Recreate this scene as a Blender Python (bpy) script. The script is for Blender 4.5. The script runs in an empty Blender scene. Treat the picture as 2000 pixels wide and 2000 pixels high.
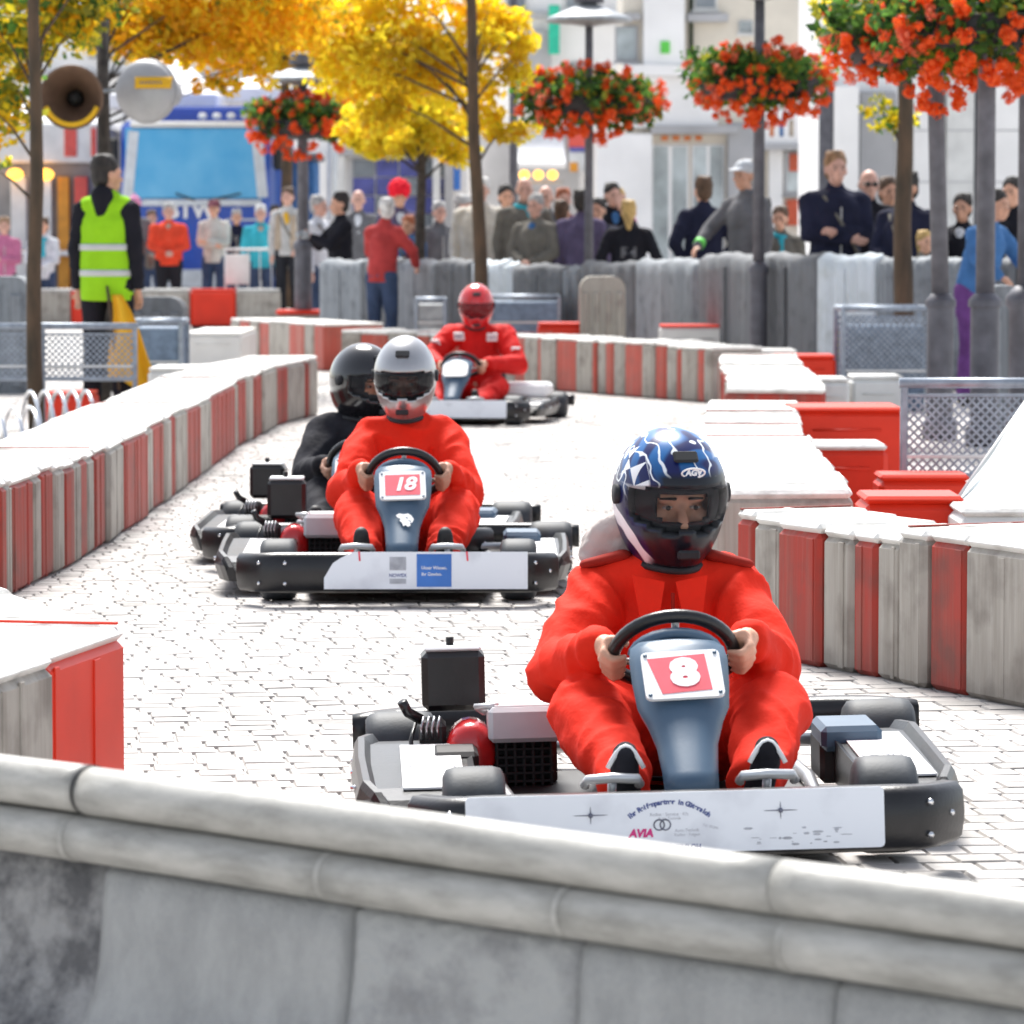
import bpy, bmesh, math, random
import numpy as np
from mathutils import Vector, Matrix, Euler, noise
R = math.radians
PI = math.pi
random.seed(7)
SC = bpy.context.scene
COL = SC.collection

# ------------------------------------------------------------------ camera
EYE = 1.25                     # seated eye height of the photographer
FPX = 8000.0                   # focal length in photo pixels (2000 px wide), 144 mm on a 36 mm sensor
PITCH = math.atan(535.0 / FPX)
cam_d = bpy.data.cameras.new('camera')
cam_d.lens = 144.0; cam_d.sensor_width = 36.0; cam_d.clip_start = 0.1; cam_d.clip_end = 600
cam_d.dof.use_dof = True; cam_d.dof.focus_distance = 10.2; cam_d.dof.aperture_fstop = 9.5
cam = bpy.data.objects.new('camera', cam_d); COL.objects.link(cam)
cam.location = (0, 0, EYE); cam.rotation_euler = (PI / 2 - PITCH, 0, 0)
SC.camera = cam

# ------------------------------------------------------------------ sky, sun, exposure
SUN_EL, SUN_AZ = R(55), R(-9)          # azimuth measured from +Y towards +X: the sun stands behind the street
w = bpy.data.worlds.new('World'); SC.world = w; w.use_nodes = True
nt = w.node_tree; nt.nodes.clear()
sky = nt.nodes.new('ShaderNodeTexSky'); sky.sky_type = 'NISHITA'; sky.sun_disc = False
sky.sun_elevation = SUN_EL; sky.sun_rotation = SUN_AZ; sky.air_density = 1.0; sky.dust_density = 1.5
bg = nt.nodes.new('ShaderNodeBackground'); bg.inputs['Strength'].default_value = 0.095
wo = nt.nodes.new('ShaderNodeOutputWorld')
veil = nt.nodes.new('ShaderNodeHueSaturation'); veil.inputs['Saturation'].default_value = 0.42   # thin high cloud
nt.links.new(sky.outputs[0], veil.inputs['Color']); nt.links.new(veil.outputs[0], bg.inputs['Color']); nt.links.new(bg.outputs[0], wo.inputs[0])
sun_d = bpy.data.lights.new('sun', 'SUN'); sun_d.energy = 3.0; sun_d.angle = R(24); sun_d.color = (1.0, 0.97, 0.92)
sun = bpy.data.objects.new('sun', sun_d); COL.objects.link(sun)
sd = Vector((math.sin(SUN_AZ) * math.cos(SUN_EL), math.cos(SUN_AZ) * math.cos(SUN_EL), math.sin(SUN_EL)))
sun.rotation_euler = sd.to_track_quat('Z', 'Y').to_euler()
SC.view_settings.view_transform = 'Standard'; SC.view_settings.look = 'None'
SC.view_settings.exposure = 1.42; SC.view_settings.gamma = 1.0
SC.view_settings.use_curve_mapping = False
SC.cycles.max_bounces = 6; SC.cycles.transparent_max_bounces = 8
SC.cycles.use_denoising = True

# ------------------------------------------------------------------ photo pixel -> place
_cp, _sp = math.cos(PITCH), math.sin(PITCH)
def ray(px, py):
    u = (px - 1000) / FPX; v = (1000 - py) / FPX
    return (u, _cp + v * _sp, -_sp + v * _cp)
def P(px, py, Y):                      # the point seen at a photo pixel, at distance Y down the street
    d = ray(px, py); t = Y / d[1]
    return Vector((d[0] * t, Y, EYE + d[2] * t))
def XW(px, Y): return P(px, 465, Y).x
def ZW(py, Y): return P(1000, py, Y).z

# ------------------------------------------------------------------ materials
def mat(name, col, rough=0.6, metal=0.0, var=0.12, scale=6.0, bump=0.0, bscale=60.0, col2=None, stretch=(1, 1, 1),
        coat=0.0, spec=0.5, emit=0.0, sharp=None, alpha=1.0, detail=5.0, rand=0.0, nrough=0.5):
    m = bpy.data.materials.new(name); m.use_nodes = True
    t = m.node_tree; b = t.nodes['Principled BSDF']
    b.inputs['Roughness'].default_value = rough; b.inputs['Metallic'].default_value = metal
    b.inputs['Coat Weight'].default_value = coat; b.inputs['Specular IOR Level'].default_value = spec
    b.inputs['Alpha'].default_value = alpha
    tc = t.nodes.new('ShaderNodeTexCoord'); mp = t.nodes.new('ShaderNodeMapping'); mp.inputs['Scale'].default_value = stretch
    t.links.new(tc.outputs['Object'], mp.inputs['Vector'])
    oi = t.nodes.new('ShaderNodeObjectInfo'); va = t.nodes.new('ShaderNodeVectorMath'); va.operation = 'ADD'
    sc_ = t.nodes.new('ShaderNodeMath'); sc_.operation = 'MULTIPLY'; sc_.inputs[1].default_value = 37.0
    t.links.new(oi.outputs['Random'], sc_.inputs[0]); t.links.new(mp.outputs[0], va.inputs[0]); t.links.new(sc_.outputs[0], va.inputs[1])
    nz = t.nodes.new('ShaderNodeTexNoise'); nz.inputs['Scale'].default_value = scale; nz.inputs['Detail'].default_value = detail; nz.inputs['Roughness'].default_value = nrough
    t.links.new(va.outputs[0], nz.inputs['Vector'])
    rp = t.nodes.new('ShaderNodeValToRGB')
    c = tuple(col) + (1,)
    if col2 is None:
        lo = tuple(max(0, x * (1 - var * 1.6)) for x in col) + (1,); hi = tuple(min(1, x * (1 + var)) for x in col) + (1,)
    else:
        lo, hi = tuple(col2) + (1,), c
    a, z = sharp if sharp else (0.3, 0.7)
    rp.color_ramp.elements[0].position = a; rp.color_ramp.elements[0].color = lo
    rp.color_ramp.elements[1].position = z; rp.color_ramp.elements[1].color = hi
    t.links.new(nz.outputs['Fac'], rp.inputs['Fac'])
    out = rp.outputs[0]
    if rand:
        hs = t.nodes.new('ShaderNodeHueSaturation'); mr = t.nodes.new('ShaderNodeMapRange')
        mr.inputs['To Min'].default_value = 1 - rand; mr.inputs['To Max'].default_value = 1 + rand
        t.links.new(oi.outputs['Random'], mr.inputs['Value']); t.links.new(mr.outputs[0], hs.inputs['Value'])
        t.links.new(out, hs.inputs['Color']); out = hs.outputs[0]
    t.links.new(out, b.inputs['Base Color'])
    if emit:
        t.links.new(out, b.inputs['Emission Color']); b.inputs['Emission Strength'].default_value = emit
    if bump:
        n2 = t.nodes.new('ShaderNodeTexNoise'); n2.inputs['Scale'].default_value = bscale; n2.inputs['Detail'].default_value = 4
        t.links.new(va.outputs[0], n2.inputs['Vector'])
        bp = t.nodes.new('ShaderNodeBump'); bp.inputs['Strength'].default_value = bump; bp.inputs['Distance'].default_value = 0.02
        t.links.new(n2.outputs['Fac'], bp.inputs['Height']); t.links.new(bp.outputs[0], b.inputs['Normal'])
    m['sock'] = 0
    return m

def streaky(name, base, dirt, faded, rough=0.55):
    """hard plastic with rubbed, rain-streaked dirt: long vertical smears, scuffs, and a dirtier foot"""
    m = bpy.data.materials.new(name); m.use_nodes = True; t = m.node_tree; b = t.nodes['Principled BSDF']
    L = t.links.new; N = t.nodes.new
    b.inputs['Roughness'].default_value = rough; b.inputs['Specular IOR Level'].default_value = 0.3
    tc = N('ShaderNodeTexCoord'); oi = N('ShaderNodeObjectInfo'); k = N('ShaderNodeMath'); k.operation = 'MULTIPLY'; k.inputs[1].default_value = 91.0
    L(oi.outputs['Random'], k.inputs[0])
    ad = N('ShaderNodeVectorMath'); ad.operation = 'ADD'; L(tc.outputs['Object'], ad.inputs[0]); L(k.outputs[0], ad.inputs[1])
    def nz(st, s, lo, hi, det=6):
        mp = N('ShaderNodeMapping'); mp.inputs['Scale'].default_value = st; L(ad.outputs[0], mp.inputs['Vector'])
        n = N('ShaderNodeTexNoise'); n.inputs['Scale'].default_value = s; n.inputs['Detail'].default_value = det; L(mp.outputs[0], n.inputs['Vector'])
        r = N('ShaderNodeMapRange'); r.inputs['From Min'].default_value = lo; r.inputs['From Max'].default_value = hi; r.clamp = True
        L(n.outputs['Fac'], r.inputs['Value']); return r.outputs[0]
    streak = nz((22, 22, 1.3), 1.0, 0.45, 0.75); blot = nz((1, 1, 1), 7.0, 0.5, 0.72); fine = nz((60, 60, 5), 1.0, 0.35, 0.8)
    sx = N('ShaderNodeSeparateXYZ'); L(tc.outputs['Object'], sx.inputs[0])
    ft = N('ShaderNodeMapRange'); ft.inputs['From Min'].default_value = 0.22; ft.inputs['From Max'].default_value = 0.0
    ft.inputs['To Max'].default_value = 0.5; L(sx.outputs['Z'], ft.inputs['Value'])
    def mix(f, a, c, amt):
        x = N('ShaderNodeMix'); x.data_type = 'RGBA'; mm = N('ShaderNodeMath'); mm.operation = 'MULTIPLY'; mm.inputs[1].default_value = amt
        L(f, mm.inputs[0]); L(mm.outputs[0], x.inputs['Factor'])
        if isinstance(a, tuple): x.inputs['A'].default_value = a + (1,)
        else: L(a, x.inputs['A'])
        x.inputs['B'].default_value = c + (1,); return x.outputs['Result']
    c = mix(streak, base, faded, 0.9)
    c = mix(blot, c, dirt, 0.62)
    c = mix(fine, c, dirt, 0.3)
    c = mix(ft.outputs[0], c, dirt, 0.6)
    L(c, b.inputs['Base Color'])
    bp = N('ShaderNodeBump'); bp.inputs['Strength'].default_value = 0.25; bp.inputs['Distance'].default_value = 0.01
    L(streak, bp.inputs['Height']); L(bp.outputs[0], b.inputs['Normal'])
    return m

M = {}
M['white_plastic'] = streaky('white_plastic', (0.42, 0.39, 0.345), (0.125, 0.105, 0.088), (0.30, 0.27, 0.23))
M['red_plastic'] = streaky('red_plastic', (0.40, 0.036, 0.022), (0.12, 0.055, 0.045), (0.29, 0.11, 0.085))
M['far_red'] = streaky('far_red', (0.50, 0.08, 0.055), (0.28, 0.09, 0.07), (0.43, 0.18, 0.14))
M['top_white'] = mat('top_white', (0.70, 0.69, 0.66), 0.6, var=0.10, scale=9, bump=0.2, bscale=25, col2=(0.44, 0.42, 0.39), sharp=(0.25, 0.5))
M['clean_red'] = mat('clean_red', (0.72, 0.035, 0.012), 0.45, var=0.08, scale=4, spec=0.3)
M['clean_white'] = mat('clean_white', (0.70, 0.70, 0.68), 0.5, var=0.08, scale=4)
M['pipe_grey'] = mat('pipe_grey', (0.45, 0.44, 0.41), 0.45, var=0.16, scale=9, bump=0.14, bscale=140, stretch=(0.7, 2.5, 2.5), col2=(0.22, 0.215, 0.195), sharp=(0.3, 0.62), detail=12, nrough=0.7)
M['wall_grey'] = mat('wall_grey', (0.37, 0.375, 0.37), 0.75, var=0.2, scale=7, bump=0.35, bscale=110, col2=(0.25, 0.255, 0.255), stretch=(2.0, 2.0, 1.0), sharp=(0.28, 0.62), detail=12, nrough=0.75)
M['wall_scuffed'] = mat('wall_scuffed', (0.36, 0.365, 0.36), 0.78, var=0.2, scale=7, bump=0.4, bscale=45, col2=(0.20, 0.20, 0.205), sharp=(0.30, 0.52), detail=12, nrough=0.72)
M['cover_grey'] = mat('cover_grey', (0.60, 0.61, 0.64), 0.5, var=0.08)
M['eye_white'] = mat('eye_white', (0.42, 0.38, 0.36), 0.3, var=0.05)
M['scuff_grey'] = mat('scuff_grey', (0.30, 0.30, 0.30), 0.8, var=0.2, scale=11, bump=0.5, bscale=40, col2=(0.10, 0.10, 0.105), sharp=(0.40, 0.6), detail=12, nrough=0.7)
M['black_plastic'] = mat('black_plastic', (0.009, 0.009, 0.011), 0.32, var=0.25, scale=9, bump=0.05, bscale=120)
M['black_matte'] = mat('black_matte', (0.016, 0.016, 0.017), 0.6, var=0.2, scale=8)
M['rubber'] = mat('rubber', (0.034, 0.040, 0.048), 0.62, var=0.3, scale=14, bump=0.04, bscale=150)
M['steel'] = mat('steel', (0.42, 0.43, 0.45), 0.35, 0.9, var=0.12)
M['chrome'] = mat('chrome', (0.75, 0.76, 0.78), 0.18, 1.0, var=0.05)
M['alu'] = mat('alu', (0.62, 0.63, 0.64), 0.4, 0.6, var=0.08)
M['fairing'] = mat('fairing', (0.065, 0.115, 0.175), 0.42, var=0.2, scale=7, bump=0.015, bscale=140, col2=(0.045, 0.09, 0.15))
M['panel_white'] = mat('panel_white', (0.74, 0.78, 0.84), 0.45, var=0.06, scale=7, col2=(0.56, 0.59, 0.65), sharp=(0.25, 0.48))
M['plate_white'] = mat('plate_white', (0.84, 0.84, 0.84), 0.4, var=0.03)
M['plate_red'] = mat('plate_red', (0.74, 0.05, 0.09), 0.45, var=0.12, scale=25)
M['print_blue'] = mat('print_blue', (0.05, 0.08, 0.25), 0.5, var=0.1)
M['print_dark'] = mat('print_dark', (0.12, 0.13, 0.18), 0.5, var=0.2, scale=40)
M['print_grey'] = mat('print_grey', (0.40, 0.42, 0.47), 0.5, var=0.2, scale=30)
M['print_magenta'] = mat('print_magenta', (0.62, 0.02, 0.20), 0.5, var=0.1)
M['sign_blue'] = mat('sign_blue', (0.035, 0.16, 0.52), 0.45, var=0.12, scale=6)
M['engine_red'] = mat('engine_red', (0.60, 0.018, 0.02), 0.25, var=0.15, scale=12, coat=0.5)
M['suit_red'] = mat('suit_red', (0.80, 0.032, 0.014), 0.8, var=0.10, scale=3.5, bump=0.6, bscale=10, spec=0.12)
M['suit_red_dark'] = mat('suit_red_dark', (0.30, 0.022, 0.014), 0.8, var=0.1, scale=6, spec=0.15)
M['race_red'] = mat('race_red', (0.62, 0.014, 0.012), 0.7, var=0.15, scale=5, bump=0.3, bscale=16, spec=0.15)
M['black_cloth'] = mat('black_cloth', (0.022, 0.022, 0.028), 0.85, var=0.3, scale=8, bump=0.4, bscale=20, spec=0.15)
M['skin'] = mat('skin', (0.68, 0.37, 0.25), 0.5, var=0.12, scale=20, bump=0.08, bscale=120)
M['skin_pink'] = mat('skin_pink', (0.62, 0.35, 0.27), 0.5, var=0.12, scale=18)
M['skin_tan'] = mat('skin_tan', (0.56, 0.30, 0.20), 0.5, var=0.12, scale=18)
M['eye_dark'] = mat('eye_dark', (0.02, 0.016, 0.014), 0.2, var=0.05)
M['hood_grey'] = mat('hood_grey', (0.45, 0.40, 0.38), 0.9, var=0.12, scale=7, bump=0.3, bscale=30, spec=0.1)
M['white_helmet'] = mat('white_helmet', (0.40, 0.40, 0.41), 0.28, 0.75, var=0.05, coat=0.2)
M['black_helmet'] = mat('black_helmet', (0.010, 0.010, 0.012), 0.16, var=0.1, coat=0.6)
M['red_helmet'] = mat('red_helmet', (0.60, 0.025, 0.03), 0.2, var=0.1, coat=0.6)
M['lining'] = mat('lining', (0.02, 0.022, 0.026), 0.8, var=0.2)
M['tin_grey'] = mat('tin_grey', (0.34, 0.36, 0.38), 0.5, 0.3, var=0.18, scale=8, bump=0.1)
M['planter_blue'] = mat('planter_blue', (0.16, 0.22, 0.31), 0.55, 0.2, var=0.2, scale=16)
M['galvanised'] = mat('galvanised', (0.30, 0.34, 0.40), 0.45, 0.5, var=0.15, scale=20)
M['post_grey'] = mat('post_grey', (0.115, 0.115, 0.135), 0.55, 0.2, var=0.2, scale=9)
M['bark'] = mat('bark', (0.12, 0.075, 0.045), 0.9, var=0.4, scale=12, bump=0.5, bscale=40, col2=(0.05, 0.038, 0.025), stretch=(1, 1, 0.3))
M['bark_dark'] = mat('bark_dark', (0.055, 0.045, 0.038), 0.9, var=0.4, scale=12, bump=0.5, bscale=40)
M['fence_grey'] = streaky('fence_grey', (0.26, 0.285, 0.31), (0.10, 0.105, 0.12), (0.19, 0.205, 0.225), 0.7)
M['fence_dark'] = streaky('fence_dark', (0.17, 0.18, 0.195), (0.08, 0.085, 0.09), (0.13, 0.135, 0.14), 0.7)
M['fence_pale'] = streaky('fence_pale', (0.62, 0.68, 0.74), (0.42, 0.46, 0.46), (0.56, 0.62, 0.64), 0.7)
M['barrel_beige'] = streaky('barrel_beige', (0.44, 0.42, 0.37), (0.22, 0.19, 0.17), (0.34, 0.29, 0.25), 0.7)

def glass_mat(name, col, alpha, rough=0.05):
    m = bpy.data.materials.new(name); m.use_nodes = True; b = m.node_tree.nodes['Principled BSDF']
    b.inputs['Base Color'].default_value = col + (1,); b.inputs['Alpha'].default_value = alpha
    b.inputs['Roughness'].default_value = rough; b.inputs['Specular IOR Level'].default_value = 0.28
    return m
M['visor'] = glass_mat('visor', (0.02, 0.02, 0.025), 0.20)
M['visor_dark'] = glass_mat('visor_dark', (0.015, 0.017, 0.02), 0.50)
M['visor_red'] = glass_mat('visor_red', (0.20, 0.015, 0.02), 0.75)
# ------------------------------------------------------------------ mesh helpers
def _cbox_faces():
    ids = {}; n = 0
    for sx in (-1, 1):
        for sy in (-1, 1):
            for sz in (-1, 1):
                for a in range(3):
                    ids[(sx, sy, sz, a)] = n; n += 1
    F = []
    def vid(s, a): return ids[(s[0], s[1], s[2], a)]
    for a in range(3):
        for sa in (-1, 1):
            o = [i for i in range(3) if i != a]; q = []
            for (u, v_) in ((-1, -1), (1, -1), (1, 1), (-1, 1)):
                s = [0, 0, 0]; s[a] = sa; s[o[0]] = u; s[o[1]] = v_; q.append(vid(s, a))
            F.append(q)
    for a, b_ in ((0, 1), (0, 2), (1, 2)):
        c = 3 - a - b_
        for sa in (-1, 1):
            for sb in (-1, 1):
                s1 = [0, 0, 0]; s1[a] = sa; s1[b_] = sb; s1[c] = -1; s2 = list(s1); s2[c] = 1
                F.append([vid(s1, a), vid(s1, b_), vid(s2, b_), vid(s2, a)])
    for sx in (-1, 1):
        for sy in (-1, 1):
            for sz in (-1, 1):
                F.append([vid((sx, sy, sz), 0), vid((sx, sy, sz), 1), vid((sx, sy, sz), 2)])
    return F
_CF = _cbox_faces()
_BF = [[0, 1, 3, 2], [4, 6, 7, 5], [0, 4, 5, 1], [2, 3, 7, 6], [0, 2, 6, 4], [1, 5, 7, 3]]

class MB:
    def __init__(s): s.v = []; s.f = []; s.m = []; s.s = []
    def add(s, V, F, mi=0, sm=False, T=None):
        k = len(s.v)
        if T is not None: V = [T @ Vector(p) for p in V]
        s.v.extend(tuple(p) for p in V)
        for f in F:
            s.f.append([i + k for i in f]); s.m.append(mi); s.s.append(sm)
        return s
    def box(s, c, size, rot=(0, 0, 0), b=0.0, mi=0, T=None):
        h = [x / 2 for x in size]; X = Matrix.Translation(Vector(c)) @ Euler(rot).to_matrix().to_4x4()
        if T is not None: X = T @ X
        if b <= 0:
            V = [(sx * h[0], sy * h[1], sz * h[2]) for sx in (-1, 1) for sy in (-1, 1) for sz in (-1, 1)]
            return s.add(V, _BF, mi, False, X)
        b = min(b, min(h) * 0.9); V = []
        for sx in (-1, 1):
            for sy in (-1, 1):
                for sz in (-1, 1):
                    for a in range(3):
                        V.append(tuple(sg * (h[i] if i == a else h[i] - b) for i, sg in enumerate((sx, sy, sz))))
        return s.add(V, _CF, mi, False, X)
    def tube(s, path, r, seg=8, mi=0, caps=True, closed=False, sm=True, T=None):
        path = [Vector(p) for p in path]; n = len(path); rr = r if isinstance(r, (list, tuple)) else [r] * n
        V = []; F = []; up = Vector((0, 0, 1)); prev = None
        for i, p in enumerate(path):
            if closed: t = path[(i + 1) % n] - path[(i - 1) % n]
            else: t = path[min(i + 1, n - 1)] - path[max(i - 1, 0)]
            t.normalize()
            if prev is None:
                x = t.cross(up if abs(t.z) < 0.95 else Vector((0, 1, 0))).normalized()
            else:
                x = prev - t * prev.dot(t)
                x = x.normalized() if x.length > 1e-6 else t.orthogonal().normalized()
            prev = x; y = t.cross(x)
            for k in range(seg):
                a = 2 * PI * k / seg; V.append(p + (x * math.cos(a) + y * math.sin(a)) * rr[i])
        m = n if closed else n - 1
        for i in range(m):
            for k in range(seg):
                a = i * seg + k; b_ = i * seg + (k + 1) % seg; c = ((i + 1) % n) * seg
                F.append([a, b_, c + (k + 1) % seg, c + k])
        if caps and not closed:
            F.append(list(range(seg))[::-1]); F.append([(n - 1) * seg + k for k in range(seg)])
        return s.add(V, F, mi, sm, T)
    def loft(s, rings, mi=0, sm=True, caps=True, closed=True, T=None):
        n = len(rings[0]); V = [p for r in rings for p in r]; F = []
        for i in range(len(rings) - 1):
            for k in range(n if closed else n - 1):
                a = i * n + k; b_ = i * n + (k + 1) % n
                F.append([a, b_, b_ + n, a + n])
        if caps and closed:
            F.append(list(range(n))[::-1]); F.append([(len(rings) - 1) * n + k for k in range(n)])
        return s.add(V, F, mi, sm, T)
    def lathe(s, prof, seg=16, mi=0, sm=True, T=None, caps=True):
        rings = [[(r * math.cos(2 * PI * k / seg), r * math.sin(2 * PI * k / seg), z) for k in range(seg)] for r, z in prof]
        return s.loft(rings, mi, sm, caps, True, T)
    def cyl(s, a, b_, r, seg=12, mi=0, sm=True, r2=None, T=None):
        return s.tube([a, b_], [r, r2 if r2 is not None else r], seg, mi, True, False, sm, T)
    def prism(s, out, z0, z1, mi=0, T=None, sm=False):      # outline in xy, extruded along z
        return s.loft([[(x, y, z0) for x, y in out], [(x, y, z1) for x, y in out]], mi, sm, True, True, T)
    def ell(s, c, r, seg=16, rings=10, mi=0, T=None, rot=(0, 0, 0)):
        if not isinstance(r, (tuple, list)): r = (r, r, r)
        X = Matrix.Translation(Vector(c)) @ Euler(rot).to_matrix().to_4x4()
        if T is not None: X = T @ X
        V = [(0, 0, -r[2])]; F = []
        for i in range(1, rings):
            th = PI * i / rings - PI / 2
            for k in range(seg):
                a = 2 * PI * k / seg
                V.append((r[0] * math.cos(th) * math.cos(a), r[1] * math.cos(th) * math.sin(a), r[2] * math.sin(th)))
        V.append((0, 0, r[2])); top = len(V) - 1
        for k in range(seg): F.append([0, 1 + (k + 1) % seg, 1 + k])
        for i in range(rings - 2):
            for k in range(seg):
                a = 1 + i * seg + k; b_ = 1 + i * seg + (k + 1) % seg
                F.append([a, b_, b_ + seg, a + seg])
        for k in range(seg): F.append([1 + (rings - 2) * seg + k, 1 + (rings - 2) * seg + (k + 1) % seg, top])
        return s.add(V, F, mi, True, X)
    def cap(s, a, b_, ra, rb, seg=10, flat=None, mi=0):     # tapered capsule; flat=(axis vector, factor) squeezes its section
        a = Vector(a); b_ = Vector(b_); t = (b_ - a); L = t.length; t = t / L if L > 1e-6 else Vector((0, 0, 1))
        x = t.cross(Vector((0, 0, 1)) if abs(t.z) < 0.9 else Vector((0, 1, 0))).normalized(); y = t.cross(x)
        rings = []; N = 4
        def ring(c, r):
            out = []
            for k in range(seg):
                an = 2 * PI * k / seg; o = (x * math.cos(an) + y * math.sin(an)) * r
                if flat is not None:
                    ax = Vector(flat[0]).normalized(); o = o - ax * (o.dot(ax) * (1 - flat[1]))
                out.append(tuple(c + o))
            return out
        for i in range(N):
            an = PI / 2 * (1 - (i + 0.15) / N); rings.append(ring(a - t * ra * math.sin(an), ra * math.cos(an)))
        rings.append(ring(a, ra)); rings.append(ring(b_, rb))
        for i in range(N - 1, -1, -1):
            an = PI / 2 * (1 - (i + 0.15) / N); rings.append(ring(b_ + t * rb * math.sin(an), rb * math.cos(an)))
        return s.loft(rings, mi, True)
    def mesh(s, name, mats, recalc=True):
        me = bpy.data.meshes.new(name); me.from_pydata(s.v, [], s.f)
        for x in (mats if isinstance(mats, (list, tuple)) else [mats]): me.materials.append(M[x] if isinstance(x, str) else x)
        me.polygons.foreach_set('material_index', s.m); me.polygons.foreach_set('use_smooth', s.s)
        if recalc:
            bm = bmesh.new(); bm.from_mesh(me); bmesh.ops.recalc_face_normals(bm, faces=bm.faces); bm.to_mesh(me); bm.free()
        me.update(); return me
    def build(s, name, mats, parent=None, loc=(0, 0, 0), rot=(0, 0, 0), recalc=True):
        return put(name, s.mesh(name, mats, recalc), parent, loc, rot)

def put(name, me, parent=None, loc=(0, 0, 0), rot=(0, 0, 0)):
    o = bpy.data.objects.new(name, me); COL.objects.link(o); o.location = loc; o.rotation_euler = rot
    if parent is not None: o.parent = parent
    return o
def tag(o, label=None, cat=None, group=None, kind=None):
    if label: o['label'] = label
    if cat: o['category'] = cat
    if group: o['group'] = group
    if kind: o['kind'] = kind
    return o
def thing(name, label, cat, loc=(0, 0, 0), rz=0.0, group=None):
    o = bpy.data.objects.new(name, None); COL.objects.link(o); o.empty_display_size = 0.2
    o.location = loc; o.rotation_euler = (0, 0, rz); return tag(o, label, cat, group)
def copy_tree(o, parent=None):
    c = o.copy(); COL.objects.link(c)
    if parent is not None: c.parent = parent
    for ch in list(o.children): copy_tree(ch, c)
    return c

def blob(mb, voxel, smooth=2, name='blob', mats=('skin',), folds=0.0, fscale=9.0, seed=0.0):
    """fuse overlapping closed pieces into one continuous skin"""
    me = mb.mesh(name + '_src', mats[0]); o = bpy.data.objects.new(name, me); COL.objects.link(o)
    md = o.modifiers.new('r', 'REMESH'); md.mode = 'VOXEL'; md.voxel_size = voxel; md.use_smooth_shade = True
    if smooth:
        sm = o.modifiers.new('s', 'SMOOTH'); sm.iterations = smooth; sm.factor = 0.5
    dg = bpy.context.evaluated_depsgraph_get(); dg.update()
    out = bpy.data.meshes.new_from_object(o.evaluated_get(dg)); out.name = name
    bpy.data.objects.remove(o); bpy.data.meshes.remove(me)
    out.materials.clear()
    for x in mats: out.materials.append(M[x] if isinstance(x, str) else x)
    n = len(out.vertices)
    if folds:
        co = np.empty(n * 3); out.vertices.foreach_get('co', co); co = co.reshape(-1, 3)
        no = np.array([v.normal[:] for v in out.vertices])
        d = np.empty(n)
        for i in range(n):
            p = Vector(co[i]) * fscale + Vector((seed, seed * 1.7, 0))
            q = Vector((noise.noise(p * 0.5), noise.noise(p * 0.5 + Vector((9, 3, 1))), noise.noise(p * 0.5 + Vector((2, 8, 5)))))
            d[i] = (1 - abs(noise.noise(p + q * 1.4)) * 2.6)
        co = co + no * (d * folds)[:, None]
        out.vertices.foreach_set('co', co.ravel())
    out.polygons.foreach_set('use_smooth', [True] * len(out.polygons))
    out.update(); return out

def text_mesh(body, size, matn, extrude=0.001, bold=0.0, shear=0.0, align='CENTER', name='lettering', space=1.0):
    cu = bpy.data.curves.new('t', 'FONT'); cu.body = body; cu.size = size; cu.extrude = extrude; cu.offset = bold; cu.shear = shear
    cu.align_x = align; cu.align_y = 'CENTER'; cu.resolution_u = 3; cu.space_character = space
    o = bpy.data.objects.new('t', cu); COL.objects.link(o)
    dg = bpy.context.evaluated_depsgraph_get(); dg.update()
    me = bpy.data.meshes.new_from_object(o.evaluated_get(dg)); me.name = name
    bpy.data.objects.remove(o); bpy.data.curves.remove(cu)
    me.materials.clear(); me.materials.append(M[matn]); return me
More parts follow.
